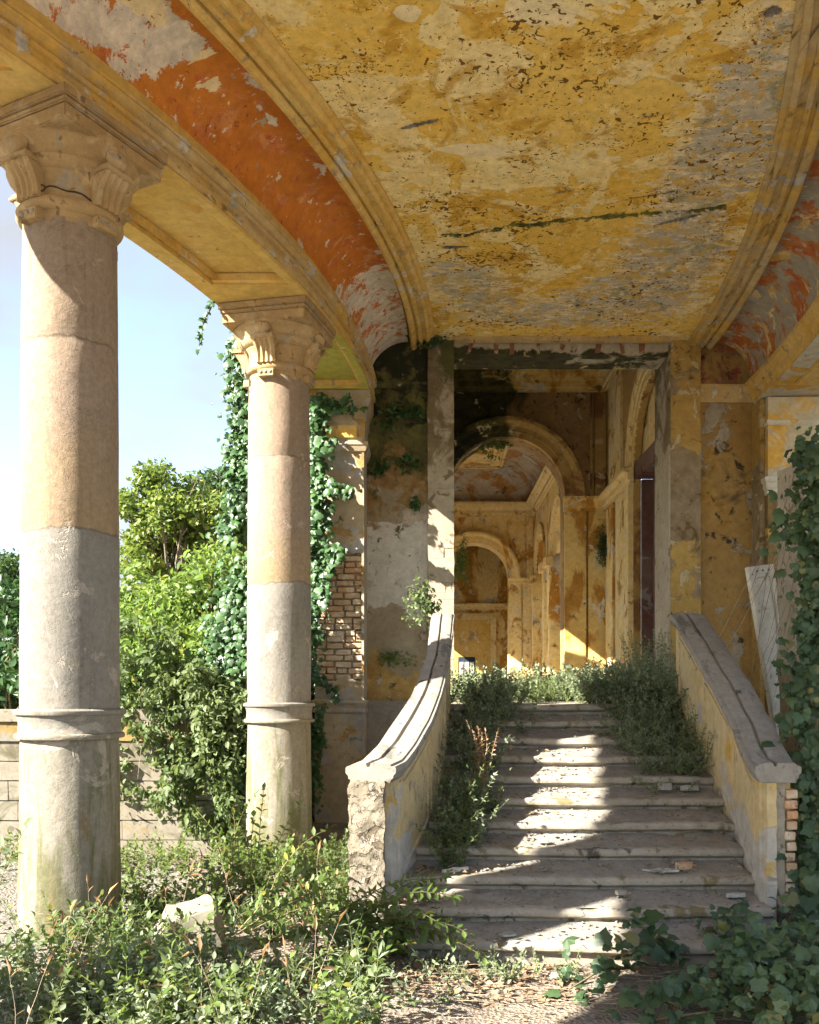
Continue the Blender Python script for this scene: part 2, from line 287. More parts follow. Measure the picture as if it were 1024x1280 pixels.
def leaf_mat(name, dark, mid, light, odd=None, oddf=.04, trans=.35, rough=.5, spec=.4):
    B = NB(name); oi = B.n('ShaderNodeObjectInfo')
    r = B.math('FRACT', B.math('ADD', oi.outputs['Random'], B.geo.outputs['Random Per Island']))
    cr = B.n('ShaderNodeValToRGB'); e = cr.color_ramp.elements
    e[0].color = (*dark, 1); e[1].color = (*light, 1); e[1].position = .95 - (oddf if odd else 0); k = e.new(.5); k.color = (*mid, 1)
    if odd:
        k2 = e.new(1 - oddf); k2.color = (*odd, 1)
    B.t.links.new(r, cr.inputs[0])
    c = B.mix(.45, cr.outputs[0], B.mix(B.ramp(B.noise(1.4, 3), .35, .65), dark, light))
    B.t.links.new(c, B.b.inputs['Base Color']); B.b.inputs['Roughness'].default_value = rough; B.b.inputs['Specular IOR Level'].default_value = spec
    tr = B.n('ShaderNodeBsdfTranslucent'); B.t.links.new(B.mix(.5, c, (light[0]*1.6, light[1]*1.6, light[2]*.9)), tr.inputs[0])
    ms = B.n('ShaderNodeMixShader'); ms.inputs[0].default_value = trans
    B.t.links.new(B.b.outputs[0], ms.inputs[1]); B.t.links.new(tr.outputs[0], ms.inputs[2]); B.t.links.new(ms.outputs[0], B.out.inputs[0])
    return B.m
M['ivy'] = leaf_mat('ivy_leaf', (.018, .045, .018), (.035, .085, .028), (.07, .15, .045), trans=.22, rough=.42, spec=.45)
M['ivy_dark'] = leaf_mat('ivy_leaf_shade', (.022, .048, .021), (.043, .084, .036), (.095, .15, .062), (.24, .2, .06), .05, trans=.22, rough=.45, spec=.4)
M['bramble'] = leaf_mat('bramble_leaf', (.04, .078, .018), (.08, .14, .03), (.155, .22, .055), (.30, .23, .035), .035, trans=.40)
M['hedge'] = leaf_mat('hedge_leaf', (.05, .095, .022), (.105, .18, .04), (.21, .30, .075), (.3, .28, .05), .05, trans=.42)
M['weed'] = leaf_mat('weed_leaf', (.09, .125, .07), (.165, .21, .125), (.25, .295, .19), trans=.3, rough=.65)
M['weed_pale'] = leaf_mat('weed_leaf_pale', (.055, .09, .034), (.10, .145, .052), (.17, .22, .095), trans=.4, rough=.6)
M['tree_leaf'] = leaf_mat('tree_leaf', (.045, .085, .018), (.095, .15, .028), (.18, .235, .04), (.28, .27, .04), .05, trans=.35)
M['tree_leaf2'] = leaf_mat('tree_leaf_dark', (.02, .05, .016), (.04, .08, .022), (.07, .12, .035), trans=.3)
M['dry'] = leaf_mat('dry_leaf', (.16, .07, .03), (.30, .16, .08), (.42, .27, .15), trans=.2, rough=.8)
M['litter'] = leaf_mat('leaf_litter', (.10, .06, .03), (.24, .15, .08), (.38, .28, .18), trans=.05, rough=.9)
M['stem'] = plaster('stem', (.14, .12, .06), (.2, .16, .09), [], bump=.2)
M['stem_green'] = plaster('stem_green', (.10, .13, .04), (.15, .16, .06), [], bump=.1)
M['bark'] = plaster('bark', (.16, .13, .09), (.23, .2, .15), [dict(col=(.07, .055, .04), sc=9, th=.55, sf=.06, st=(2, 2, .4), h=-1)], bump=.8)
M['twig'] = plaster('dry_twig', (.42, .34, .25), (.3, .23, .16), [], bump=.2)
M['dark_metal'] = plaster('rusty_wire', (.05, .035, .025), (.09, .05, .03), [], bump=.2)
M['paint_red'] = plaster('stencil_red', (.20, .07, .045), (.26, .13, .08), [dict(col=(.38, .33, .24), sc=9, th=.53, sf=.03)], bump=.3)

# ------------------------------------------------------------------ object helpers
def link(o): COL.objects.link(o); return o
def tag(o, label, cat, group=None):
    o['label'] = label; o['category'] = cat
    if group: o['group'] = group
    return o
def thing(name, label, cat, loc=(0, 0, 0), group=None):
    o = link(bpy.data.objects.new(name, None)); o.location = loc; o.empty_display_size = .2
    return tag(o, label, cat, group)
def obj(name, me, mat=None, parent=None, kind=None, label=None):
    o = link(bpy.data.objects.new(name, me))
    if mat and not me.materials: me.materials.append(M[mat] if isinstance(mat, str) else mat)
    if parent:
        o.parent = parent
        p = parent; loc = Vector((0, 0, 0))
        while p: loc += p.location; p = p.parent
        o.matrix_parent_inverse = Matrix.Translation(-loc)
    if kind: o['kind'] = kind
    if label: o['label'] = label
    return o
def copy_tree(o, parent=None):
    c = o.copy(); COL.objects.link(c)
    if parent: c.parent = parent
    for ch in list(o.children): copy_tree(ch, c)
    return c
def mesh(name, vs, fs, smooth=False):
    me = bpy.data.meshes.new(name); me.from_pydata([tuple(v) for v in vs], [], fs); me.update()
    if smooth: me.polygons.foreach_set('use_smooth', [True]*len(me.polygons))
    return me
class MB:
    def __init__(s): s.v = []; s.f = []
    def add(s, vs, fs):
        o = len(s.v); s.v += [tuple(v) for v in vs]; s.f += [tuple(i+o for i in f) for f in fs]
    def box(s, x0, x1, y0, y1, z0, z1):
        s.add([(x0, y0, z0), (x1, y0, z0), (x1, y1, z0), (x0, y1, z0), (x0, y0, z1), (x1, y0, z1), (x1, y1, z1), (x0, y1, z1)],
              [(0, 3, 2, 1), (4, 5, 6, 7), (0, 1, 5, 4), (1, 2, 6, 5), (2, 3, 7, 6), (3, 0, 4, 7)])
    def grid(s, rows, closed=False, caps=False):
        o = len(s.v); n = len(rows[0])
        for r in rows: s.v += [tuple(p) for p in r]
        for i in range(len(rows)-1):
            for j in range(n if closed else n-1):
                a = o+i*n+j; b = o+i*n+(j+1) % n
                s.f.append((a, b, b+n, a+n))
        if caps:
            s.f.append(tuple(o+j for j in range(n))[::-1]); s.f.append(tuple(o+(len(rows)-1)*n+j for j in range(n)))
    def tube(s, pts, r, n=5, r1=None):
        rows = []
        for i, p in enumerate(pts):
            p = Vector(p); a = Vector(pts[max(i-1, 0)]); b = Vector(pts[min(i+1, len(pts)-1)]); d = (b-a).normalized() if (b-a).length else Vector((0, 0, 1))
            u = d.orthogonal().normalized(); v = d.cross(u)
            rr = r if r1 is None else r+(r1-r)*i/max(1, len(pts)-1)
            rows.append([p+rr*(math.cos(2*math.pi*k/n)*u+math.sin(2*math.pi*k/n)*v) for k in range(n)])
        s.grid(rows, closed=True, caps=True)
    def lathe(s, prof, n=40, c=(0, 0)):
        rows = [[(c[0]+r*math.cos(2*math.pi*k/n), c[1]+r*math.sin(2*math.pi*k/n), z) for k in range(n)] for r, z in prof]
        s.grid(rows, closed=True, caps=True)
    def build(s, name, mat, parent=None, smooth=False, bevel=0, kind=None, label=None, rough=0, rs=4):
        if rough:
            s.v = [tuple(Vector(p)+rough*mn.noise_vector(Vector(p)*rs)) for p in s.v]
        me = mesh(name, s.v, s.f)
        bm = bmesh.new(); bm.from_mesh(me)
        bmesh.ops.recalc_face_normals(bm, faces=bm.faces)
        if bevel: bmesh.ops.bevel(bm, geom=[e for e in bm.edges if len(e.link_faces) == 2 and e.calc_face_angle() > .5], offset=bevel, segments=2, affect='EDGES', clamp_overlap=True)
        bm.to_mesh(me); bm.free()
        if smooth:
            me.polygons.foreach_set('use_smooth', [True]*len(me.polygons))
            try: me.set_sharp_from_angle(angle=R(38))
            except Exception: pass
        return obj(name, me, mat, parent, kind, label)
def box_part(name, mat, parent, x0, x1, y0, y1, z0, z1, bevel=.01, **k):
    b = MB(); b.box(x0, x1, y0, y1, z0, z1); return b.build(name, mat, parent, bevel=bevel, **k)
def rough_box(x0, x1, y0, y1, z0, z1, step=.12, amp=.01, rs=5):
    """a box with subdivided faces whose surface wanders a little"""
    b = MB()
    def ax(a, c): return np.linspace(a, c, max(2, int(abs(c-a)/step)+1))
    X, Y, Z = ax(x0, x1), ax(y0, y1), ax(z0, z1)
    b.grid([[(x, y0, z) for x in X] for z in Z]); b.grid([[(x, y1, z) for x in X] for z in Z])
    b.grid([[(x0, y, z) for y in Y] for z in Z]); b.grid([[(x1, y, z) for y in Y] for z in Z])
    b.grid([[(x, y, z0) for x in X] for y in Y]); b.grid([[(x, y, z1) for x in X] for y in Y])
    b.v = [tuple(Vector(p)+amp*mn.noise_vector(Vector(p)*rs)+amp*.5*mn.noise_vector(Vector(p)*rs*3)) for p in b.v]
    return b
def lerp(x, xs, ys): return float(np.interp(x, xs, ys))

# the porch bends: s is the distance across it at the end wall, y the distance from the camera
YE = 12.9
def RR(s): return 14.5+1.5*(s+.8)
T0 = 7.4
def PX_(s, y):
    t = YE-y; r = RR(s); a = min(t, T0)
    x = s-(r-math.sqrt(r*r-a*a))
    if t > T0: x -= (T0/math.sqrt(r*r-T0*T0))*.74*(t-T0)
    return x
def slope(s, y):
    return (PX_(s, y+.05)-PX_(s, y-.05))/.1
def sweep(prof, y0, y1, n=60, closed=False, b=None):
    b = b or MB(); rows = []
    for i in range(n+1):
        y = y0+(y1-y0)*i/n; rows.append([(PX_(s, y), y, z) for s, z in prof])
    b.grid(rows, closed=closed, caps=closed); return b
def img(x, y, d): return Vector(((x-PX)*d/F, d, CAMZ+(PY-y)*d/F))
def img_z(x, y, z):
    d = (z-CAMZ)*F/(PY-y); return Vector(((x-PX)*d/F, d, z))
ZS, ZE, ZC = 5.80, 6.12, 6.68      # beam soffit, cove spring, ceiling

# ------------------------------------------------------------------ ground
def ground_z(x, y):
    d = math.hypot(x, y)
    k = max(0., min(1., (40-d)/30))
    z = .05*mn.noise(Vector((x*.7, y*.7, 0)))*k+.018*mn.noise(Vector((x*3, y*3, 2)))*k
    if -3.2 < x < .2 and 3 < y < 8: z += .05*k
    return z
def ground():
    b = MB()
    xs = np.concatenate([[-3000, -600, -150, -60, -30, -16], np.arange(-9, 6.01, .16), [9, 16, 40, 150, 600, 3000]])
    ys = np.concatenate([[-3000, -400, -60, -15, -5, 0, 2], np.arange(3, 13.3, .16), [16, 22, 40, 100, 400, 3000]])
    b.grid([[(x, y, ground_z(x, y)) for x in xs] for y in ys])
    b.build('ground', 'soil', smooth=True, kind='structure')
ground()
box_part('floor', 'dust', None, -2.6, 5.2, 12.86, 37.4, .0, 1.645, bevel=0, kind='structure')
tb = MB(); tb.grid([[(x, y, 1.50+.06*mn.noise(Vector((x, y, 0)))) for x in np.linspace(-40, -1.62, 50)] for y in np.linspace(10.3, 60, 40)])
tb.build('terrace', 'soil', smooth=True, kind='structure')

# ------------------------------------------------------------------ staircase
st = thing('staircase', 'wide flight of worn grey stone steps covered in dust and rubble', 'staircase', (1.2, 6, 0))
NST, D0, TR, RI = 11, 5.97, .328, .15
XI = ([6.0, 6.45, 6.8, 7.2, 7.65, 8.4, 9.4], [-.36, -.22, -.11, .02, .10, .18, .25])
XR = ([6.0, 6.45, 7.28, 7.86, 8.86, 9.4], [2.2, 2.27, 2.37, 2.40, 2.44, 2.45])
for i in range(NST):
    y = D0+TR*i; z = RI*(i+1)
    xl = lerp(y, *XI)-.06; xr = lerp(y, *XR)+.05
    if i == 0: xl, xr = -.16, 2.12
    if i == 1: xl, xr = -.30, 2.34
    yb = y+TR+.10 if i < NST-1 else 12.90
    rot = .045 if i == 0 else random.uniform(-.008, .008); tl = random.uniform(-.004, .004)
    b = MB(); rows = []
    for x in np.linspace(xl, xr, 46):
        yo = rot*(xl+1.2-x) if i == 0 else rot*x
        w1 = .007*mn.noise(Vector((x*2.3, y*7, 1)))+.004*mn.noise(Vector((x*9, y*7, 3))); w2 = .004*mn.noise(Vector((x*2, y*5, 9)))+.004*mn.noise(Vector((x*13, y*5, 9)))+tl*(x-1.2)-.008*math.exp(-((x-1.25)/.45)**2)
        if mn.noise(Vector((x*4+3, i*3.7, 5))) > .50: w1 += .02; w2 -= .012
        rows.append([(x, y+.05+yo, z-RI-.02), (x, y+.048+yo, z-.075+w2), (x, y+.02+yo+w1, z-.066+w2), (x, y+w1+yo, z-.05+w2), (x, y-.004+w1+yo, z-.028+w2),
                     (x, y+.004+w1+yo, z-.010+w2), (x, y+.022+w1+yo, z+w2), (x, y+.12, z+.004+w2), (x, yb, z+.012), (x, yb, z-RI-.02)])
    b.grid(rows, closed=True, caps=True)
    b.build('step', 'stone', st, smooth=True)
    # dust and broken mortar heaped against the riser behind
    b = MB(); rows = []
    yl = y+TR+.055 if i < NST-1 else 11.5
    for x in np.linspace(xl+.03, xr-.03, 90):
        row = []
        for k in range(11):
            f = k/10; yy = y+.045+(yl-y-.045)*f
            hgt = (-.012+.062*f**1.3 if i < NST-1 else -.012+.02*f)+.012*mn.noise(Vector((x*4, yy*6, i*3)))*(.2+f)+.005*mn.noise(Vector((x*17, yy*19, i)))
            row.append((x, yy, z+hgt+.006))
        rows.append(row)
    b.grid(rows); b.build('dust_layer', 'dust', st, smooth=True)

# ------------------------------------------------------------------ parapets
ZT = ([6.40, 6.62, 6.85, 9.3, 9.42], [1.18, 1.20, 1.29, 2.46, 2.48])
def parapet(name, label, inner, outer, side):
    t = thing(name, label, 'parapet', (inner(6.45), 6.45, 0))
    ys = np.linspace(6.47, 9.36, 46)
    b = MB(); rows = []
    for y in ys:
        xi, xo, zt = inner(y), outer(y), lerp(y, *ZT)
        lo, hi = (xo+.055, xi-.055) if side < 0 else (xi+.055, xo-.055)
        rows.append([(lo, y, -.1)]+[(lo+.006*mn.noise(Vector((3, y*3, z))), y, z) for z in np.linspace(.0, zt, 9)]+[(hi+.008*mn.noise(Vector((1, y*3, z))), y, z) for z in np.linspace(zt, 0, 9)]+[(hi, y, -.1)])
    b.grid(rows, closed=True, caps=True); b.build('wall', 'parapet', t, smooth=True)
    # moulded coping with a groove along its top
    b = MB(); rows = []
    for y in np.linspace(6.40, 9.42, 60):
        xi, xo, zt = inner(y), outer(y), lerp(y, *ZT)
        a, c = (xo, xi) if side < 0 else (xi, xo)
        W = c-a; w = .006*mn.noise(Vector((side, y*4, 0)))
        if y < 6.5: w += .012*mn.noise(Vector((5, y*60, 3)))
        P = [(.12, -.03), (.09, -.005), (.055, .0), (.05, .02), (.0, .04), (.0, .075), (.02, .084), (.10, .086), (.105, .098), (.16, .104), (.40, .108), (.425, .082), (.475, .082), (.50, .108), (.84, .104), (.895, .098), (.90, .086), (.98, .084), (1., .075), (1., .04), (.95, .02), (.945, .0), (.91, -.005), (.88, -.03)]
        rows.append([(a+W*u+w, y, zt+h+w) for u, h in P])
    b.grid(rows, closed=True, caps=True); b.build('coping', 'coping', t, smooth=True)
    # raised strips framing the panels on the stair side
    sg = 1 if side < 0 else -1
    def strip(ya, yb, fa, fb, wd=.014):
        b = MB(); rows = []
        for y in np.linspace(ya, yb, max(2, int(abs(yb-ya)/.12)+2)):
            x = inner(y)-.055*sg; zs = RI*max(0, (y-D0)/TR); zt = lerp(y, *ZT)
            z0, z1 = zs+(zt-zs)*fa, zs+(zt-zs)*fb
            rows.append([(x-.02*sg, y, z0), (x+wd*sg, y, z0), (x+wd*sg, y, z1), (x-.02*sg, y, z1)])
        b.grid(rows, closed=True, caps=True); b.build('panel_strip', 'parapet', t)
    for ya in (6.60, 7.28, 7.42, 8.25, 8.40, 9.20):
        strip(ya, ya+.05, .16, .93)
    for ya, yb in ((6.66, 7.27), (7.48, 8.24), (8.46, 9.19)):
        strip(ya, yb, .86, .90); strip(ya, yb, .17, .21)
    return t
inL = lambda y: lerp(y, [6.4, 6.8, 7.2, 7.65, 8.4, 9.42], [-.25, -.12, .0, .086, .17, .24])
ouL = lambda y: lerp(y, [6.4, 6.9, 7.65, 8.4, 9.42], [-.60, -.40, -.17, -.05, .0])
inR = lambda y: lerp(y, [6.4, 7.28, 7.86, 8.86, 9.42], [2.24, 2.35, 2.38, 2.42, 2.43])
ouR = lambda y: lerp(y, [6.4, 7.2, 7.75, 8.65, 9.42], [2.57, 2.67, 2.72, 2.76, 2.77])
pl = parapet('parapet', 'sunlit curved parapet with grey coping on the column side of the stairs', inL, ouL, -1)
b = rough_box(-.575, -.33, 6.36, 6.62, -.1, 1.16, .018, .016, 11); b.build('end_post', 'rough', pl, smooth=True, label='rough broken concrete post at the foot of the parapet')
pr = parapet('parapet', 'shaded yellow parapet with grey coping beside the dark ivy', inR, ouR, 1)
b = rough_box(2.33, 2.40, 6.40, 6.50, -.1, 1.15, .04, .008, 7); b.build('end_post', 'parapet', pr)
b = rough_box(2.41, 2.47, 6.43, 6.60, .0, 1.15, .05, .012, 7); b.build('mortar_core', 'mortar', pr)
bm_ = MB(); bm_.box(-.045, .045, -.05, .05, -.03, .03); bme = mesh('brick', bm_.v, bm_.f)
bm2 = bmesh.new(); bm2.from_mesh(bme); bmesh.ops.bevel(bm2, geom=bm2.edges[:], offset=.007, segments=1, affect='EDGES'); bm2.to_mesh(bme); bm2.free()
for k in range(14):
    o = obj('brick', bme, 'brick', pr); o.location = (2.50+.02*random.random(), 6.455+.02*random.random(), .12+.073*k)
    o.rotation_euler = (random.uniform(-.05, .05), random.uniform(-.05, .05), random.uniform(-.12, .12)); o.scale = (random.uniform(.7, 1), 1, random.uniform(.85, 1.05))
b = rough_box(2.40, 2.62, 6.35, 6.7, -.05, .36, .04, .04, 6); b.build('broken_footing', 'rough', pr)

# ------------------------------------------------------------------ columns
def make_column():
    t = thing('column', '', 'column', (0, 0, 0), 'columns of the curved porch')
    n = 56
    def lath(name, prof, mat='col', parent=t, amp=.004):
        b = MB(); rows = []
        for r, z in prof:
            rows.append([((r+amp*mn.noise(Vector((3*math.cos(a), 3*math.sin(a), z*2)))+amp*.5*mn.noise(Vector((9*math.cos(a), 9*math.sin(a), z*6))))*math.cos(a), (r+amp*mn.noise(Vector((3*math.cos(a), 3*math.sin(a), z*2)))+amp*.5*mn.noise(Vector((9*math.cos(a), 9*math.sin(a), z*6))))*math.sin(a), z) for a in [2*math.pi*k/n for k in range(n)]])
        b.grid(rows, closed=True, caps=True); return b.build(name, mat, parent, smooth=True)
    lath('base_drum', [(.345, -.2)]+[(.342-.002*k, z) for k, z in enumerate(np.linspace(0, 1.49, 12))], amp=.007)
    lath('shaft', [(.327, 1.62), (.327, 1.8), (.326, 2.1), (.325, 2.4), (.324, 2.7), (.3235, 2.9), (.319, 2.92), (.3225, 2.94), (.321, 3.2), (.32, 3.6), (.318, 4.0), (.3165, 4.225), (.312, 4.24), (.316, 4.255), (.314, 4.5), (.311, 4.8), (.308, 5.08)])
    lath('ring', [(.33, 1.45), (.358, 1.452), (.362, 1.462), (.362, 1.478), (.356, 1.486), (.340, 1.49), (.336, 1.51), (.334, 1.55), (.338, 1.585), (.346, 1.602), (.348, 1.618), (.366, 1.622), (.370, 1.632), (.370, 1.65), (.364, 1.656), (.34, 1.662), (.328, 1.665)], amp=.005)
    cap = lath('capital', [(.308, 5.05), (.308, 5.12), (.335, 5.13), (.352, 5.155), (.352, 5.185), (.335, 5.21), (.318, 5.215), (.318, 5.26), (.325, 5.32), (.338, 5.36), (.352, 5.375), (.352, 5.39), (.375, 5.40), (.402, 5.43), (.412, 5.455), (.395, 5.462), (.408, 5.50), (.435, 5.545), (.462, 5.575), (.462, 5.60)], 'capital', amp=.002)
    for q in range(4):
        ang = q*math.pi/2; ca, sa = math.cos(ang), math.sin(ang)
        rad = lambda r, tt, z: (r*ca-tt*sa, r*sa+tt*ca, z)
        # fluted scroll bracket in the middle of each abacus face
        b = MB(); rows = []
        pr = [(.350, 5.19), (.352, 5.24), (.362, 5.29), (.386, 5.34), (.418, 5.38), (.440, 5.41)]
        for r, z in pr:
            row = []
            for k in range(29):
                tt = -.1+.2*k/28; fl = .017*(math.cos(k/28*math.pi*2*4)*.5+.5)
                row.append(rad(r+.028-fl, tt*(1+(r-.35)*.8), z))
            rows.append([rad(.30, -.1, pr[0][1] if z < 5.2 else z)]+row+[rad(.30, .1, z)])
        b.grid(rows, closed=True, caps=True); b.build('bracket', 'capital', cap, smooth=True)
        b = MB()
        for z0, z1, r1, hw in ((5.405, 5.43, .478, .122), (5.43, 5.45, .466, .112)):
            b.add([rad(.3, -hw, z0), rad(r1, -hw, z0), rad(r1, hw, z0), rad(.3, hw, z0), rad(.3, -hw, z1), rad(r1, -hw, z1), rad(r1, hw, z1), rad(.3, hw, z1)], [(0, 3, 2, 1), (4, 5, 6, 7), (0, 1, 5, 4), (1, 2, 6, 5), (2, 3, 7, 6), (3, 0, 4, 7)])
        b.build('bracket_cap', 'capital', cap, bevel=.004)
        b = MB(); rows = []
        for i in range(9):
            ph = math.pi*i/8; rr = .085*math.sin(ph); yy = .435+.05*math.cos(ph)
            rows.append([rad(yy, rr*math.cos(2*math.pi*k/18), 5.52+rr*.9*math.sin(2*math.pi*k/18)) for k in range(18)])
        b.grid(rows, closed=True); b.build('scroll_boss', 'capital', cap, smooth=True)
        b = MB(); zz0, zz1, hw, r1 = 5.045, 5.125, .085, .362
        b.add([rad(.27, -hw, zz0), rad(r1, -hw, zz0), rad(r1, hw, zz0), rad(.27, hw, zz0), rad(.27, -hw, zz1), rad(r1, -hw, zz1), rad(r1, hw, zz1), rad(.27, hw, zz1)], [(0, 3, 2, 1), (4, 5, 6, 7), (0, 1, 5, 4), (1, 2, 6, 5), (2, 3, 7, 6), (3, 0, 4, 7)])
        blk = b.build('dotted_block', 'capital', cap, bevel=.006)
        b = MB()
        for tt in (-.05, 0, .05):
            rows = []
            for rr, dr in ((.019, 0), (.017, .008), (.010, .014), (.002, .016)):
                rows.append([rad(.360+dr, tt+rr*math.cos(2*math.pi*k/10), 5.09+rr*math.sin(2*math.pi*k/10)) for k in range(10)])
            b.grid(rows, closed=True)
        b.build('bead', 'stone', cap, smooth=True)
    b = MB(); b.box(-.435, .435, -.435, .435, 5.592, 5.69); b.box(-.447, .447, -.447, .447, 5.692, 5.73); b.box(-.465, .465, -.465, .465, 5.732, 5.797)
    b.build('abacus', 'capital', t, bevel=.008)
    return t
c0 = make_column()
cols = [((-2.625, 6.68), 'nearest pink and grey column with green stains, at the edge of the photo'),
        ((-1.64, 9.88), 'slimmer looking farther column with ochre shaft and ivy hanging behind it'),
        ((-4.20, 3.6), 'column outside the picture to the left of the nearest one'),
        ((-5.7, .7), 'column outside the picture behind the camera')]
protos = c0
for i, ((x, y), lab) in enumerate(cols):
    o = c0 if i == 0 else copy_tree(c0)
    o.location = (x, y, 0); o.scale = (1.04, 1.04, 1); o.rotation_euler = (0, 0, -math.atan(slope(-1.2, y)))
    o['label'] = lab
bw = MB(); x, y = cols[0][0]
bw.tube([(x+.335*math.cos(a), y+.335*math.sin(a), 5.245+.02*math.sin(3*a)+.01*math.sin(11*a)) for a in np.linspace(-3.2, 1.6, 40)], .006, 4)
bw.tube([(x+.36*math.cos(-1.9+.25*math.cos(a)), y+.36*math.sin(-1.9+.25*math.cos(a)), 5.25+.03*math.sin(a)) for a in np.linspace(0, 6.2, 14)], .006, 4)
tag(bw.build('wire', 'dark_metal'), 'thin dark wire tied round the nearest capital', 'wire')

# ------------------------------------------------------------------ entablatures
Y0, Y1 = 0.0, 12.93
en = thing('entablature', 'curved ochre beam with moulded cornice carried by the two columns', 'beam', (-2, 9, ZS))
b = sweep([(-.90, ZS), (-.90, ZS+.10), (-1.62, ZS+.10), (-1.62, ZS), (-1.80, ZS), (-1.80, 7.0), (-.86, 7.0), (-.86, ZS+.12), (-.86, ZS+.035), (-.815, ZS+.029), (-.82, ZS)], Y0, Y1, 80, True)
b.build('beam', 'soffit', en, smooth=True)
b = sweep([(-.84, ZS+.03), (-.795, ZS+.03), (-.79, ZS+.05), (-.79, ZS+.085), (-.815, ZS+.092), (-.82, ZS+.10), (-.82, ZS+.15), (-.80, ZS+.158), (-.80, ZS+.195), (-.83, ZS+.203), (-.83, ZS+.215), (-.80, ZS+.235), (-.775, ZS+.255), (-.77, ZS+.275), (-.79, ZS+.282), (-.775, ZS+.29), (-.77, ZS+.312), (-.80, ZS+.325), (-.88, ZS+.33), (-.92, ZS+.325)], Y0, Y1, 90, True)
b.build('cornice', 'mould_pale', en, smooth=True)
b = sweep([(-1.78, 6.3), (-1.85, 6.3), (-1.88, 6.38), (-1.98, 6.5), (-2.0, 6.62), (-1.78, 6.66)], Y0, Y1, 60, True); b.build('outer_cornice', 'mould_pale', en, smooth=True)
def cross(ya, yb, s0=-1.64, s1=-.88):
    b = sweep([(s0, ZS+.002), (s1, ZS+.002), (s1, ZS+.099), (s0, ZS+.099)], ya, yb, 6, True); b.build('soffit_band', 'soffit', en)
for ya, yb in ((5.95, 7.2), (9.10, 10.3), (12.2, 12.9), (2.9, 4.4)): cross(ya, yb)
for ya, yb in ((7.2, 9.10), (10.3, 12.2), (4.4, 5.95)):      # bead round each sunk panel
    for s0, s1, p0, p1 in ((-.90, -.96, ya, yb), (-1.56, -1.62, ya, yb)):
        b = sweep([(s0, ZS+.02), (s0, ZS+.095), (s1, ZS+.095), (s1, ZS+.05), ((s0+s1)/2, ZS+.045)], p0, p1, 24, True); b.build('panel_bead', 'mould', en, smooth=True)
    for p0, p1 in ((ya, ya+.06), (yb-.06, yb)):
        b = sweep([(-1.60, ZS+.022), (-.92, ZS+.022), (-.92, ZS+.093), (-1.60, ZS+.093)], p0, p1, 2, True); b.build('panel_bead', 'mould', en)
er = thing('entablature', 'pale beam with white soffit above the ivy on the right', 'beam', (5, 12, ZS))
b = sweep([(4.55, ZS), (5.45, ZS), (5.45, 7.0), (4.52, 7.0), (4.52, ZS+.02)], 2.0, Y1, 60, True); b.build('beam', 'soffit_r', er, smooth=True)
b = sweep([(4.53, ZS+.03), (4.50, ZS+.04), (4.50, ZS+.10), (4.47, ZS+.13), (4.47, ZS+.18), (4.43, ZS+.22), (4.42, ZS+.26), (4.40, ZS+.27), (4.40, ZS+.31), (4.46, ZS+.33), (4.53, ZS+.33)], 2.0, Y1, 80, True); b.build('cornice', 'mould', er, smooth=True)
b = sweep([(4.75, ZS-.03), (4.75, ZS+.03), (5.25, ZS+.03), (5.25, ZS-.03)], 9.2, 12.0, 20, True); b.build('soffit_panel', 'mould', er, bevel=.01)

# ------------------------------------------------------------------ ceiling
ce = thing('porch_ceiling', 'peeling ochre ceiling with red coved edges over the stairs', 'ceiling', (1.8, 9, ZC))
def blob(p, c, rx, ry, rot=0):
    dx, dy = p[0]-c[0], p[1]-c[1]; ca, sa = math.cos(rot), math.sin(rot)
    u, v = (dx*ca+dy*sa)/rx, (-dx*sa+dy*ca)/ry; return math.exp(-(u*u+v*v))
def seg_d(p, a, b):
    p, a, b = Vector(p[:2]), Vector(a[:2]), Vector(b[:2]); t = max(0, min(1, (p-a).dot(b-a)/(b-a).length_squared)); return (p-(a+(b-a)*t)).length, t
C = lambda x, y: img_z(x, y, ZC)
slots = [(C(503, 163), C(548, 152), .045), (C(758, 258), C(850, 240), .035), (C(822, 283), C(874, 270), .05), (C(806, 149), C(832, 145), .02), (C(552, 313), C(582, 310), .06), (C(550, 275), C(610, 269), .018), (C(690, 245), C(712, 240), .016)]
mossl = [C(556, 296), C(640, 284), C(720, 275), C(800, 268), C(905, 261)]
damp_b = [(C(960, 90), .5, 1.2), (C(930, 170), .45, .9), (C(880, 230), .5, .6), (C(840, 330), .8, .8), (C(780, 370), .9, .6), (C(600, 360), .5, .6), (C(560, 340), .4, .5), (C(700, 395), 1.6, .55), (C(480, 330), .25, .7), (C(840, 300), .5, .5)]
cream_b = [(C(605, 190), .28, .14), (C(570, 185), .3, .07), (C(690, 20), .3, .18), (C(660, 5), .2, .15), (C(510, 20), .14, .12)]
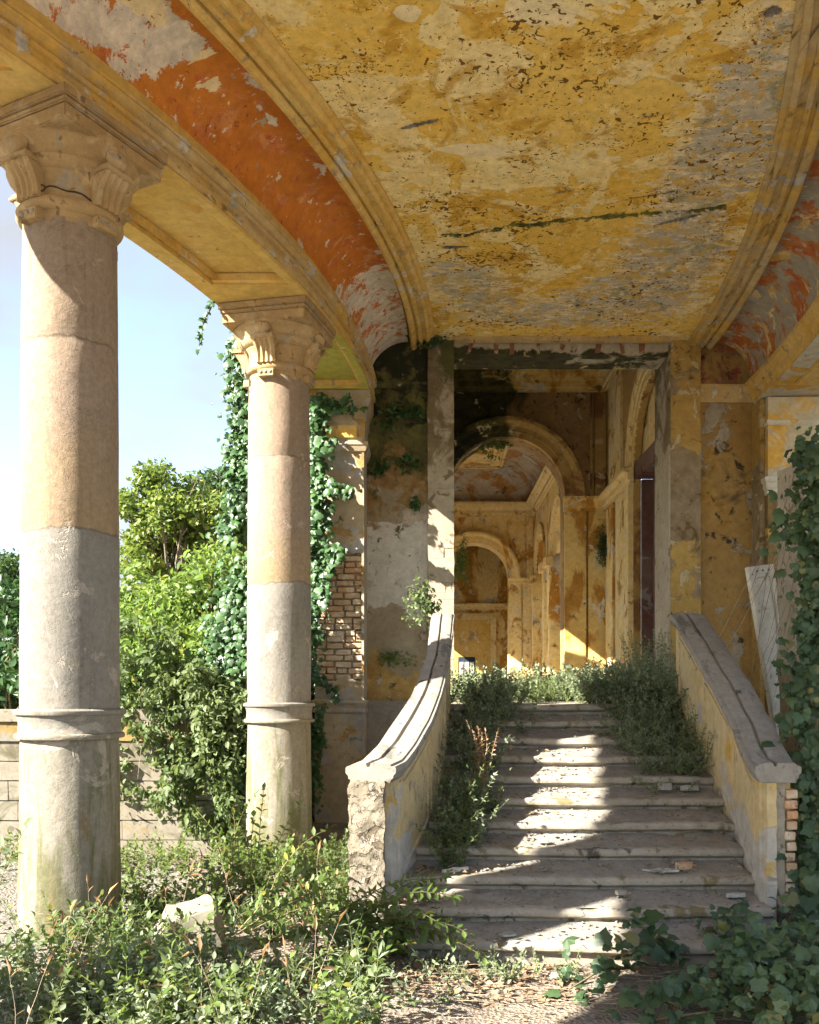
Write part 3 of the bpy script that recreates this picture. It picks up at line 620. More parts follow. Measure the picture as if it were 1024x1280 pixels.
def ceil_mesh():
    na, nb = 300, 420
    vs, fs, dm, cm, ms, hl = [], [], [], [], [], []
    for j in range(nb+1):
        y = 4.2+(12.92-4.2)*j/nb
        for i in range(na+1):
            s = -.02+(3.62+.02)*i/na; x = PX_(s, y); p = (x, y)
            z = ZC+.012*mn.noise(Vector((x*.8, y*.8, 0)))+.005*mn.noise(Vector((x*3, y*3, 4)))
            h = 0
            for a, bb, wd in slots:
                d, t = seg_d(p, a, bb); ww = wd*(.55+.45*math.sin(math.pi*min(1, max(0, t))))+.012*mn.noise(Vector((x*14, y*14, 8)))
                h = max(h, min(1, max(0, (ww-d)/.012+.5)))
            if (Vector(p)-C(965, 18).xy).length < .07+.02*mn.noise(Vector((x*9, y*9, 1))): h = 1
            mo = 0
            for a, bb in zip(mossl, mossl[1:]):
                d, t = seg_d((x, y+.06*mn.noise(Vector((x*4, 0, 0)))+.02*mn.noise(Vector((x*19, 0, 0)))), a, bb); mo = max(mo, math.exp(-(d/(.07+.05*mn.noise(Vector((x*3, 4, 0)))))**2))
            z += .02*max(0, (mo-.9)/.1)
            z += .06*h
            vs.append((x, y, z)); hl.append(float(h)); ms.append(mo)
            dm.append(min(1, sum(blob(p, c, rx, ry) for c, rx, ry in damp_b))); cm.append(min(1, sum(blob(p, c, rx, ry) for c, rx, ry in cream_b)))
    n = na+1
    for j in range(nb):
        for i in range(na): fs.append((j*n+i, (j+1)*n+i, (j+1)*n+i+1, j*n+i+1))
    me = mesh('ceiling_panel', vs, fs, True)
    for nm, dat in (('damp', dm), ('cream', cm), ('moss', ms), ('hole', hl)):
        at = me.attributes.new(nm, 'FLOAT', 'POINT'); at.data.foreach_set('value', dat)
    return obj('ceiling_panel', me, 'ceil', ce)
ceil_mesh()
b = sweep([(-.02, ZC), (3.62, ZC), (3.62, ZC+.05), (-.02, ZC+.05)], 0, 4.19, 20, True); b.build('ceiling_panel', 'ceil', ce)
MP = [(0.03, .01), (.03, -.022), (.0, -.03), (-.025, -.03), (-.03, -.055), (-.06, -.075), (-.085, -.075), (-.09, -.055), (-.15, -.055), (-.155, -.08), (-.20, -.085), (-.205, -.055), (-.245, -.05), (-.25, -.075), (-.29, -.10), (-.325, -.10), (-.345, -.075), (-.36, -.03), (-.37, .01)]
b = sweep([(.03+(s-.03)*.86, ZC+z*1.15) for s, z in MP], 0, 12.92, 110, True); b.build('moulding', 'mould', ce, smooth=True)
b = sweep([(3.60-s, ZC+z) for s, z in MP], 1.0, 12.92, 110, True); b.build('moulding', 'mould_pale', ce, smooth=True)
def cove(side, mat):
    vs, fs, dm, cm = [], [], [], []; na, nb = 16, 180
    cb = [((262, 105), .07, .15), ((170, 0), .06, .3), ((255, 70), .1, .05)]; db = [((185, 25), .12, .5), ((215, 50), .12, .4), ((100, 20), .10, .5), ((140, 60), .1, .4), ((60, 5), .1, .5), ((340, 150), .05, .3), ((395, 210), .05, .3), ((375, 305), .06, .2), ((320, 100), .05, .25)]
    def cv(x, y):   # a point of the picture on the cove, in (arc, y)
        best = None
        for k in range(17):
            th = math.pi/2*k/16; z = ZE+.56*math.sin(th); p = img_z(x, y, z); s = -.88+.55*(1-math.cos(th)); e = abs(PX_(s, p.y)-p.x)
            if best is None or e < best[0]: best = (e, th/1.57, p.y)
        return best[1], best[2]
    cbw = [(cv(*c), a, bb) for c, a, bb in cb]; dbw = [(cv(*c), a*1.7, bb*.8) for c, a, bb in db]
    for j in range(nb+1):
        y = (12.92)*j/nb if side > 0 else 2+(12.92-2)*j/nb
        for i in range(na+1):
            th = math.pi/2*i/na; s = -.88+.55*(1-math.cos(th)); z = ZE+.565*math.sin(th)
            if side < 0: s = 3.60-s
            x = PX_(s, y); vs.append((x, y, z+.004*mn.noise(Vector((x*3, y*3, z*3)))))
            q = (th/1.57, y)
            dd = sum(math.exp(-((q[0]-c[0])/a)**2-((q[1]-c[1])/bb)**2) for c, a, bb in dbw)+max(0, min(1, (y-9.9)/.9))*1.05
            dm.append(min(1, dd)); cm.append(min(1, sum(math.exp(-((q[0]-c[0])/(a*3))**2-((q[1]-c[1])/bb)**2) for c, a, bb in cbw)))
    n = na+1
    for j in range(nb):
        for i in range(na): fs.append((j*n+i, j*n+i+1, (j+1)*n+i+1, (j+1)*n+i))
    me = mesh('cove', vs, fs, True)
    for nm, dat in (('damp', dm), ('cream', cm)):
        at = me.attributes.new(nm, 'FLOAT', 'POINT'); at.data.foreach_set('value', dat)
    obj('cove', me, mat, ce)
cove(1, 'cove'); cove(-1, 'cove_r')
b = sweep([(-1.9, 6.76), (5.5, 6.76), (5.5, 7.3), (-1.9, 7.3)], 0, 12.92, 40, True); b.build('roof_slab', 'mould_pale', ce)
b = MB(); b.box(.30, 3.36, 12.70, 12.86, ZC-.05, ZC+.02); b.build('end_fillet', 'mould_pale', ce, bevel=.02, rough=.01)

# ------------------------------------------------------------------ end wall with its piers
ew = thing('end_wall', 'weathered plaster wall with square piers closing the end of the porch', 'wall', (1.8, 12.9, 0))
b = rough_box(-1.0, -.05, 12.95, 13.6, -.1, 6.75, .14, .012, 4); b.build('wall', 'wall_l', ew, smooth=True, label='dark mouldy plaster with a pale bare patch')
b = rough_box(3.75, 4.62, 12.95, 13.6, -.1, 6.75, .14, .014, 4); b.build('wall', 'wall_r', ew, smooth=True, label='brown peeling plaster beside the ochre pier')
b = rough_box(3.34, 3.76, 12.86, 13.66, 1.6, 6.70, .12, .007, 4); b.build('pier', 'pier_r', ew, smooth=True)
b = rough_box(3.313, 3.337, 12.865, 13.67, 1.62, 6.62, .12, .004, 4); b.build('pier_face', 'pale_stone', ew, smooth=True)
# left pier of blocks
z = 1.2; 
b = MB(); b.box(-.045, .295, 12.93, 13.6, .5, 6.70); b.build('pier_core', 'mortar', ew)
while z < 6.62:
    h = random.choice([.1, .14, .2, .26]) if z > 5.2 else random.choice([.3, .42, .55, .7])
    if z < 3.75: h = random.choice([.1, .14, .2, .27])
    if z+h > 6.69: h = 6.69-z
    xs = [-.06, .31] if (h > .25 or random.random() < .6) else [-.06, random.uniform(.05, .2), .31]
    for xa, xb in zip(xs, xs[1:]):
        pr_ = random.uniform(0, .012)
        bb = rough_box(xa+.0015, xb-.0015, 12.87-pr_, 13.62, z+.0015, z+h-.0015, .06, .010, 11); bb.build('block', 'pale_stone', ew, smooth=True)
    z += h
b = rough_box(.305, 3.345, 12.90, 13.5, 6.50, 6.78, .12, .012, 3); b.build('lintel', 'lintel', ew, smooth=True)
b = MB(); b.box(-1.7, 7, 12.97, 13.55, 6.78, 9.4); b.build('upper_wall', 'pale_stone', ew)
for k, xx in enumerate(np.linspace(.6, 2.9, 9)):            # faded stencilled strokes on the lintel
    b = MB(); a = random.uniform(-.35, .35); w2 = random.uniform(.025, .05); hh = random.uniform(.06, .09)
    c = Vector((xx+random.uniform(-.07, .07), 12.884, 6.58)); u = Vector((math.cos(a), 0, math.sin(a))); v = Vector((-math.sin(a), 0, math.cos(a)))
    b.add([c-u*w2-v*hh, c+u*w2*.6-v*hh*.9, c+u*w2+v*hh, c-u*w2*.8+v*hh*.95]+[p+Vector((0, .012, 0)) for p in (c-u*w2-v*hh, c+u*w2*.6-v*hh*.9, c+u*w2+v*hh, c-u*w2*.8+v*hh*.95)], [(0, 1, 2, 3), (4, 7, 6, 5), (0, 4, 5, 1), (1, 5, 6, 2), (2, 6, 7, 3), (3, 7, 4, 0)])
    b.v = [(v[0]+.012*mn.noise(Vector(v)*40), v[1], v[2]+.012*mn.noise(Vector(v)*33)) for v in b.v]
    b.build('stencil_mark', 'paint_red', ew)
def xmould(name, parent, mat, x0, x1, y, prof, n=2, amp=0):
    b = MB(); b.grid([[(x, y-o, z) for o, z in prof] for x in np.linspace(x0, x1, n)], closed=True, caps=True)
    return b.build(name, mat, parent, smooth=True, rough=amp)
xmould('impost_moulding', ew, 'wall_l', -.92, -.07, 12.96, [(-.1, 6.03), (.03, 6.03), (.04, 6.07), (.06, 6.09), (.06, 6.12), (-.1, 6.12)], 8, .008)
xmould('impost_moulding', ew, 'mould_pale', 3.77, 4.5, 12.96, [(-.1, 5.84), (.03, 5.84), (.03, 5.92), (.06, 5.96), (.06, 6.02), (.08, 6.04), (.08, 6.08), (-.1, 6.08)], 8, .008)

# respond pilaster with bare brick, at the end of the colonnade
rp = thing('brick_pilaster', 'sunlit half plastered brick pilaster with climbing ivy behind the farther column', 'pilaster', (-1.22, 12.5, 0))
b = MB(); b.box(-1.55, -.93, 12.46, 13.1, -.1, 5.4); b.build('mortar_core', 'mortar', rp)
bk = MB(); bk.box(-.12, .12, -.06, .06, -.036, .036); brick_me = mesh('brick', bk.v, bk.f)
bmx = bmesh.new(); bmx.from_mesh(brick_me); bmesh.ops.bevel(bmx, geom=bmx.edges[:], offset=.009, segments=1, affect='EDGES'); bmx.to_mesh(brick_me); bmx.free()
zr = 1.72; row = 0
while zr < 3.80:
    x = -1.56+(.0 if row % 2 else -.11)
    while x < -.93:
        wd = random.choice([.24, .24, .22, .13]); x0 = max(x, -1.56); x1 = min(x+wd, -.925)
        if x1-x0 > .05:
            o = obj('brick', brick_me, 'brick', rp); o.location = ((x0+x1)/2, 12.465-random.uniform(-.012, .022), zr+random.uniform(-.006, .006))
            o.scale = ((x1-x0-.012)/.24, 1, random.uniform(.9, 1.06)); o.rotation_euler = (0, random.uniform(-.035, .035), random.uniform(-.06, .06))
        x += wd+.012
    zr += .084; row += 1
def ragged_plate(x0, x1, yf, zt, zb_fn, th, name, mat, parent, n=26):
    b = MB(); rows = []
    for x in np.linspace(x0, x1, n):
        zb = zb_fn(x); zz = np.linspace(zb, zt, 14)
        rows.append([(x, yf+th, zb)]+[(x, yf+.006*mn.noise(Vector((x*4, 0, q*4))), q) for q in zz]+[(x, yf+th, zt)])
    b.grid(rows, closed=True, caps=True); return b.build(name, mat, parent, smooth=True)
ragged_plate(-1.575, -.925, 12.36, 5.0, lambda x: 3.62+.22*mn.noise(Vector((x*2.2, 1, 0)))+.10*mn.noise(Vector((x*7, 3, 0)))-.35*max(0, (-1.38-x)/.2)*1.2, .1, 'plaster', 'pilaster', rp)
ragged_plate(-1.575, -.925, 12.37, 1.72+.0, lambda x: -.1, .1, 'plinth', 'pilaster', rp)
b = MB()
rows = []
for x in np.linspace(-1.575, -.925, 26):
    zt = 1.9+.12*mn.noise(Vector((x*3, 7, 0)))+.05*mn.noise(Vector((x*11, 7, 0))); rows.append([(x, 12.46, 1.70)]+[(x, 12.375+.005*mn.noise(Vector((x*5, 1, q*5))), q) for q in np.linspace(1.70, zt, 6)]+[(x, 12.46, zt)])
b.grid(rows, closed=True, caps=True); b.build('plaster', 'pilaster', rp, smooth=True)
b = rough_box(-.945, -.912, 12.345, 13.0, -.1, 5.0, .12, .004, 5); b.build('corner_strip', 'pilaster', rp, smooth=True)
def ring_mould(parent, mat, x0, x1, y0, y1, prof, name):
    b = MB(); rows = []
    for o, z in prof: rows.append([(x0-o, y0-o, z), (x1+o, y0-o, z), (x1+o, y1, z), (x0-o, y1, z)])
    b.grid(rows, closed=True, caps=True); return b.build(name, mat, parent)
ring_mould(rp, 'pilaster', -1.57, -.92, 12.36, 13, [(.01, 1.48), (.03, 1.50), (.03, 1.53), (.012, 1.55), (.02, 1.585), (.045, 1.62), (.045, 1.655), (.01, 1.67)], 'ledge')
ring_mould(rp, 'pilaster', -1.57, -.92, 12.36, 13, [(.01, 4.98), (.03, 5.0), (.05, 5.06), (.065, 5.08), (.065, 5.12), (.02, 5.13), (.02, 5.38), (.04, 5.40), (.04, 5.52), (.07, 5.6), (.10, 5.66), (.10, 5.795)], 'capital')
box_part('capital_panel', 'mould', rp, -1.45, -1.0, 12.315, 12.345, 5.17, 5.34, bevel=.01)
# right respond and the wall behind the ivy
rr_ = thing('pilaster', 'cream and brown pilaster under the white soffit on the right', 'pilaster', (4.9, 12.5, 0))
b = rough_box(4.57, 5.4, 12.5, 13.2, -.1, 5.78, .15, .006, 4); b.build('shaft', 'respond_r', rr_, smooth=True)
ring_mould(rr_, 'soffit_r', 4.57, 5.4, 12.5, 13.2, [(.005, 4.45), (.02, 4.47), (.02, 4.52), (.04, 4.55), (.04, 4.60), (.06, 4.62), (.06, 4.68), (.02, 4.70)], 'ledge')
ring_mould(rr_, 'soffit_r', 4.57, 5.4, 12.5, 13.2, [(.005, 5.4), (.02, 5.42), (.02, 5.46), (.005, 5.47)], 'astragal')
box_part('corner_strip', 'pier_r', rr_, 4.50, 4.568, 12.6, 13.0, 0, 5.79)
# ------------------------------------------------------------------ gallery beyond the porch
def arch_face(b, T, u0, u1, z0, z1, cu, r, zs, d0, d1, n=28, arched=True):
    """a wall slab from u0..u1, z0..z1 with one arched opening; T(u, z, d) gives a point, d runs through the thickness"""
    ar = [(cu+r*math.cos(math.pi*(1-k/n)), zs+r*math.sin(math.pi*(1-k/n))) for k in range(n+1)]
    for d in (d0, d1):
        b.grid([[T(u0, z, d) for z in (z0, zs, z1)], [T(cu-r, z, d) for z in (z0, zs, z1)]])
        b.grid([[T(cu+r, z, d) for z in (z0, zs, z1)], [T(u1, z, d) for z in (z0, zs, z1)]])
        b.grid([[T(u, zz, d), T(u, z1, d)] for u, zz in ar])
    b.grid([[T(u, z, d) for d in (d0, d1)] for u, z in [(cu-r, z0)]+ar+[(cu+r, z0)]])
    b.grid([[T(u, z, d) for d in (d0, d1)] for u, z in [(u0, z0), (u0, z1), (u1, z1), (u1, z0)]])
def archivolt(b, T, cu, r0, r1, zs, prof, n=36, k0=0):
    rows = []
    for k in range(k0, n+1):
        a = math.pi*k/n; rows.append([T(cu-(r0+(r1-r0)*f)*math.cos(a), zs+(r0+(r1-r0)*f)*math.sin(a), d) for f, d in prof])
    b.grid(rows, closed=True, caps=True)
AV2 = [(0, .02), (0, -.03), (.3, -.03), (.32, -.05), (.62, -.05), (.65, -.07), (.88, -.08), (1, -.08), (1, .02)]
AV = [(0, .02), (0, -.12), (.26, -.12), (.28, -.16), (.58, -.16), (.61, -.20), (.80, -.25), (1, -.25), (1, .02)]
FZ = 1.645; ZI = CAMZ+3.66; ZK = CAMZ+6.05
CXA = 1.42; RA = 1.14
def arch_wall(name, label, y, matw, matt, x0=-1.5, x1=3.4):
    t = thing(name, label, 'arched wall', (CXA, y, FZ))
    T = lambda u, z, d: (u, y+d, z)
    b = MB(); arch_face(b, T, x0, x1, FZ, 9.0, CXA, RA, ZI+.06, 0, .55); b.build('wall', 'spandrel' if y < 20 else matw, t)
    b = MB(); archivolt(b, T, CXA, RA+.0, RA+.36, ZI+.06, AV); b.build('archivolt', matw, t)
    IP = [(-.02, ZI-.22), (.07, ZI-.22), (.07, ZI-.16), (.09, ZI-.14), (.09, ZI-.05), (.12, ZI-.02), (.15, ZI), (.15, ZI+.055), (-.02, ZI+.055)]
    for xa, xb in ((x0, CXA-RA+.02), (CXA+RA-.02, 3.39)): xmould('impost', t, matt, xa, xb, y, IP)
    for xa, xb in ((CXA+RA+.0, CXA+RA+.42), (CXA+RA+.46, 3.36)):
        box_part('pilaster', matt if name != 'x' else matw, t, xa, xb, y-.06, y+.01, FZ, ZI-.221, bevel=.01)
    box_part('pilaster', matw, t, CXA+RA+.50, 3.10, y-.05, y+.01, ZI+.06, ZK-.32, bevel=.01)
    box_part('corner_strip', matw, t, 3.14, 3.36, y-.09, y+.01, ZI+.06, ZK-.32, bevel=.01)
    xmould('cornice', t, matt if matt != 'gold' else 'gold_trim', x0, 3.36, y, [(-.02, ZK-.30), (.06, ZK-.30), (.06, ZK-.24), (.09, ZK-.22), (.09, ZK-.10), (.14, ZK-.06), (.20, ZK), (.22, ZK+.06), (.26, ZK+.08), (.26, ZK+.15), (-.02, ZK+.19)], 4)
    return t
YA, YB, YC = 17.8, 30.6, 36.8
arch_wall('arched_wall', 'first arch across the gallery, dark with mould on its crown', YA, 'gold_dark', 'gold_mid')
arch_wall('arched_wall', 'smaller looking far arch seen through the first one', YB, 'gold', 'gold_trim')
bw_ = thing('back_wall', 'ochre wall with framed doorway at the far end of the gallery', 'wall', (1.4, YC, FZ))
b = rough_box(-1.5, 3.4, YC, YC+.4, FZ, 9, .4, .01, 2); b.build('wall', 'gold', bw_)
xmould('cornice', bw_, 'gold_trim', -1.5, 3.4, YC, [(-.02, 5.0), (.06, 5.0), (.08, 5.12), (.14, 5.18), (.14, 5.25), (-.02, 5.25)])
for xa, xb, za, zb in ((.2, .42, FZ, 4.6), (2.35, 2.57, FZ, 4.6), (.2, 2.57, 4.6, 4.85)): box_part('door_frame', 'gold_trim', bw_, xa, xb, YC-.10, YC+.01, za, zb)
box_part('door_panel', 'mould', bw_, .42, 2.35, YC-.03, YC+.01, FZ, 4.6)
box_part('door_leaf', 'blue_dark', bw_, 1.05, 1.72, YC-.07, YC-.031, FZ, 3.1)
for k in range(3): box_part('pane', 'white', bw_, 1.10+.21*k, 1.26+.21*k, YC-.085, YC-.071, 1.9, 2.9, bevel=.004)
# right wall of the first room: arch over a deep dark door
XW = 3.37
gw = thing('gallery_wall', 'pale plaster wall with tall arched door recess next to the ochre pier', 'wall', (XW, 15, FZ))
T = lambda u, z, d: (XW+d, u, z)
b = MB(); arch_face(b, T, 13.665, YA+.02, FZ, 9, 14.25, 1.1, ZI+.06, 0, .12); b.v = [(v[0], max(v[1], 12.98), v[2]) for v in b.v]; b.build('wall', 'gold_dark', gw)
b = MB(); archivolt(b, T, 14.25, 1.1, 1.45, ZI+.06, AV2, 36, 12); b.build('archivolt', 'gold_trim', gw, smooth=True)
b = MB(); b.grid([[(XW-o, y, z) for o, z in [(-.02, ZI-.22), (.07, ZI-.22), (.07, ZI-.16), (.10, ZI-.14), (.10, ZI-.05), (.13, ZI-.02), (.17, ZI), (.17, ZI+.055), (-.02, ZI+.055)]] for y in (15.35, YA-.02)], closed=True, caps=True); b.build('impost', 'gold_trim', gw, smooth=True)
b = MB(); b.grid([[(XW-o, y, z) for o, z in [(-.02, ZK-.30), (.06, ZK-.30), (.06, ZK-.24), (.09, ZK-.22), (.09, ZK-.10), (.14, ZK-.06), (.20, ZK), (.22, ZK+.06), (.26, ZK+.08), (.26, ZK+.15), (-.02, ZK+.19)]] for y in (13.7, YA-.02)], closed=True, caps=True); b.build('cornice', 'gold_trim', gw, smooth=True)
box_part('pilaster', 'gold_trim', gw, XW-.09, XW+.01, 15.38, 15.72, FZ, ZI-.221); box_part('pilaster', 'gold_trim', gw, XW-.06, XW+.01, 15.86, 16.6, FZ, ZI-.221)
box_part('pilaster', 'gold', gw, XW-.05, XW+.01, 16.9, 17.6, FZ, ZI-.221); box_part('upper_pilaster', 'gold_trim', gw, XW-.05, XW+.01, 16.2, 17.3, ZI+.06, ZK-.31)
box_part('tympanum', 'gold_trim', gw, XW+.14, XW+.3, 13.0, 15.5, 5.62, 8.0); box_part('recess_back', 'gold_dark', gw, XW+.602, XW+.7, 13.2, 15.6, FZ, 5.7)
box_part('reveal', 'maroon', gw, XW+.121, XW+.6, 15.30, 15.36, FZ, 5.3); box_part('reveal', 'maroon', gw, XW+.121, XW+.6, 13.2, 13.25, FZ, 5.3)
box_part('door_lintel', 'maroon', gw, XW+.03, XW+.6, 13.16, 15.35, 5.31, 5.61); box_part('reveal_side', 'maroon', gw, XW+.30, XW+.60, 14.70, 15.29, FZ, 5.3)
dr = box_part('door', 'blue_dark', gw, XW+.40, XW+.46, 13.3, 14.715, FZ, 5.308); box_part('door_rail', 'blue_dark', dr, XW+.35, XW+.399, 13.3, 14.69, 4.2, 4.35)
# the long gallery
gw2 = thing('gallery_wall', 'golden wall with shallow arches running along the far gallery', 'wall', (3.37, 24, FZ))
b = MB(); b.box(XW+.2, XW+.5, YA+.55, YC, FZ, 9); b.build('wall', 'gold', gw2)
for k in range(3):
    ya = YA+.56+k*4.08; yb = ya+4.08 if k < 2 else YB-.005
    b = MB(); arch_face(b, T, ya, yb, FZ, ZK-.3, (ya+yb)/2, 1.15, ZI+.06, 0, .2); b.build('arch_bay', 'gold', gw2)
    b = MB(); archivolt(b, T, (ya+yb)/2, 1.15, 1.45, ZI+.06, AV2, 24); b.build('archivolt', 'gold_trim', gw2, smooth=True)
    for q0, q1 in (((ya+yb)/2-1.75, (ya+yb)/2-1.15), ((ya+yb)/2+1.15, (ya+yb)/2+1.75)):
        box_part('pilaster', 'gold', gw2, XW-.10, XW+.01, q0, q1, FZ, ZI-.2); box_part('impost', 'gold_trim', gw2, XW-.20, XW+.01, q0-.06, q1+.06, ZI-.2, ZI+.055)
b = MB(); b.grid([[(XW-o, y, z) for o, z in [(-.3, ZK-.30), (.06, ZK-.30), (.06, ZK-.24), (.09, ZK-.22), (.09, ZK-.10), (.14, ZK-.06), (.20, ZK), (.22, ZK+.06), (.26, ZK+.08), (.26, ZK+.15), (-.3, ZK+.19)]] for y in (YA+.56, YB-.01)], closed=True, caps=True); b.build('cornice', 'gold_trim', gw2, smooth=True)
gc = thing('gallery_ceiling', 'faded frescoed vault with framed panel seen through the first arch', 'ceiling', (1.4, 24, 9))
ZV = CAMZ+7.15; hx, hy = 1.92, (YB-YA-.55)/2; cx, cy = CXA+.02, (YA+.55+YB)/2
b = MB(); rows = []
for k in range(13):
    th = math.pi/2*k/12; i_ = 1.25*(1-math.cos(th)); z = ZK+.17+(ZV-ZK-.17)*math.sin(th)
    rows.append([(cx-hx+i_, cy-hy+i_, z), (cx+hx-i_, cy-hy+i_, z), (cx+hx-i_, cy+hy-i_, z), (cx-hx+i_, cy+hy-i_, z)])
b.grid(rows, closed=True); b.build('vault', 'fresco', gc)
b = MB(); b.box(cx-hx+1.2, cx+hx-1.2, cy-hy+1.2, cy+hy-1.2, ZV-.01, ZV+.1); b.build('panel', 'gold', gc)
for q in (1.12, 1.42):
    for xa, xb, ya, yb in ((cx-hx+q, cx-hx+q+.09, cy-hy+q, cy+hy-q), (cx+hx-q-.09, cx+hx-q, cy-hy+q, cy+hy-q), (cx-hx+q+.09, cx+hx-q-.09, cy+hy-q-.09, cy+hy-q), (cx-hx+q+.09, cx+hx-q-.09, cy-hy+q, cy-hy+q+.09)):
        box_part('panel_frame', 'gold_trim', gc, xa, xb, ya, yb, ZV-.07-.004*q, ZV-.012)
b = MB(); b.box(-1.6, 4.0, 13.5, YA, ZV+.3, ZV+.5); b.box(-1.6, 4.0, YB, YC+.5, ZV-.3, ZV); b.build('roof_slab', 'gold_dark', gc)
lw = thing('gallery_arcade', 'open arcade on the garden side of the gallery, mostly hidden', 'arcade', (-.5, 24, FZ))
box_part('beam', 'gold_dark', lw, -.84, -.52, 30.51, 36.79, 4.7, 5.598)  # added unseen beam, lowers the far opening to cut a sun patch
for k, ya in enumerate((13.62, 17.3, 21.4, 25.5, 29.8, 36.0)): box_part('pier', 'gold', lw, -.86, -.5, ya, ya+.7, FZ, 5.6)
box_part('beam', 'gold_dark', lw, -.86, -.5, 13.62, 36.8, 5.6, 9.2)

# ------------------------------------------------------------------ garden wall beyond the columns
gwall = thing('garden_wall', 'low pale stone garden wall with ochre band behind the nearest column', 'wall', (-4, 10.2, 0))
b = MB(); b.box(-9, -1.66, 10.22, 10.5, -.4, 1.46); b.build('mortar_core', 'mortar', gwall)
zc = -.30
for k in range(8):
    h = .218; x = -9+random.uniform(-.8, 0); band = k == 7
    while x < -1.68:
        wd = random.uniform(1.1, 2.2); x1 = min(x+wd, -1.66)
        if x1 > -6.2 and x1-max(x, -9) > .1:
            bb = rough_box(max(x, -9)+.004, x1-.004, 10.17-random.uniform(0, .025)-(.02 if band else 0), 10.30, zc+.006, zc+h-.006, .22, .006, 4); bb.build('stone_block', 'garden_band' if band else 'garden_stone', gwall, smooth=True)
        x = x1 if x1 > x else x+wd
    zc += h
b = rough_box(-9, -1.64, 10.10, 10.55, zc+.003, zc+.13, .25, .012, 3); b.build('coping', 'garden_stone', gwall, smooth=True)
ip = thing('ruined_pier', 'tall narrow grey pier half hidden by ivy behind the farther column', 'pier', (-2.9, 14.2, 0))
b = rough_box(-3.02, -2.55, 14.0, 14.45, 0, 6.75, .12, .05, 3); b.build('shaft', 'garden_stone', ip, smooth=True)

# ------------------------------------------------------------------ foliage helpers
def tmpl_simple():
    v = np.array([(0, 0, 0), (.23, .28, .06), (.27, .55, .07), (0, 1, -.06), (-.27, .55, .07), (-.23, .28, .06), (0, .5, 0)], float)
    return v, [(0, 1, 6), (1, 2, 6), (2, 3, 6), (3, 4, 6), (4, 5, 6), (5, 0, 6)]
def tmpl_thin():
    v = np.array([(0, 0, 0), (.11, .4, .04), (0, 1, -.1), (-.11, .4, .04)], float); return v, [(0, 1, 2), (0, 2, 3)]
def tmpl_ivy():
    o = [(0, .06, .0), (.22, -.04, -.06), (.48, .18, -.13), (.37, .36, -.05), (.40, .60, -.12), (.21, .70, -.05), (0, 1.0, -.20)]
    pts = o+[(-x, y, z) for x, y, z in o[-2:0:-1]]
    v = np.array(pts+[(0, .38, .06)], float); n = len(pts)
    return v, [(i, (i+1) % n, n) for i in range(n)]
def tmpl_round():
    pts = [(.34*math.sin(a)*(1+.1*math.sin(5*a)), .5-.5*math.cos(a), .05*math.cos(2*a)) for a in np.linspace(0, 2*math.pi, 9)[:-1]]
    v = np.array(pts+[(0, .5, .04)], float); return v, [(i, (i+1) % 8, 8) for i in range(8)]
TM = dict(simple=tmpl_simple(), thin=tmpl_thin(), ivy=tmpl_ivy(), round=tmpl_round())
def nrm(a): return a/np.maximum(np.linalg.norm(a, axis=1, keepdims=True), 1e-9)
def frames(D, N):
    D = nrm(D); X = nrm(np.cross(D, N)); Z = np.cross(X, D); return X, D, Z
def leafmesh(name, P, D, N, S, tm, mat, parent=None, kind='stuff'):
    P, D, N, S = (np.asarray(a, float) for a in (P, D, N, S))
    tv, tf = TM[tm]; X, Y, Z = frames(D, N); k = len(tv)
    W = rng.uniform(.85, 1.15, (len(P), 1, 1))
    V = P[:, None]+S[:, None, None]*(tv[None, :, 0:1]*W*X[:, None]+tv[None, :, 1:2]*Y[:, None]+tv[None, :, 2:3]*rng.uniform(.3, 2.2, (len(P), 1, 1))*Z[:, None])
    V = V.reshape(-1, 3); Ft = np.array(tf); Fa = (Ft[None]+(np.arange(len(P))*k)[:, None, None]).reshape(-1, 3)
    me = bpy.data.meshes.new(name); me.vertices.add(len(V)); me.vertices.foreach_set('co', V.ravel())
    me.loops.add(Fa.size); me.loops.foreach_set('vertex_index', Fa.ravel().astype(np.int32))
    me.polygons.add(len(Fa)); me.polygons.foreach_set('loop_start', np.arange(0, Fa.size, 3, dtype=np.int32)); me.polygons.foreach_set('loop_total', np.full(len(Fa), 3, np.int32))
    me.update(calc_edges=True); me.validate()
    return obj(name, me, mat, parent, kind)
LEAFME = {}
def leaf_objects(P, D, N, S, tm, mat, parent, var=5):
    """separate leaves that share a few meshes"""
    tv, tf = TM[tm]
    if (tm, mat) not in LEAFME:
        L_ = []
        for q in range(var):
            v = tv.copy(); v[:, 2] *= random.uniform(.2, 2.2); v[:, 0] *= random.uniform(.85, 1.15); v[:, 2] += random.uniform(-.1, .1)*v[:, 0]+random.uniform(-.12, .05)*v[:, 1]**2
            me = mesh('leaf', v, tf); me.materials.append(M[mat]); L_.append(me)
        LEAFME[(tm, mat)] = L_
    X, Y, Z = frames(np.asarray(D, float), np.asarray(N, float)); pl_ = parent.location
    for i in range(len(P)):
        o = link(bpy.data.objects.new('leaf', LEAFME[(tm, mat)][i % var])); s = S[i]
        m = Matrix(((X[i][0]*s, Y[i][0]*s, Z[i][0]*s, P[i][0]-pl_.x), (X[i][1]*s, Y[i][1]*s, Z[i][1]*s, P[i][1]-pl_.y), (X[i][2]*s, Y[i][2]*s, Z[i][2]*s, P[i][2]-pl_.z), (0, 0, 0, 1)))
        o.parent = parent; o.matrix_local = m
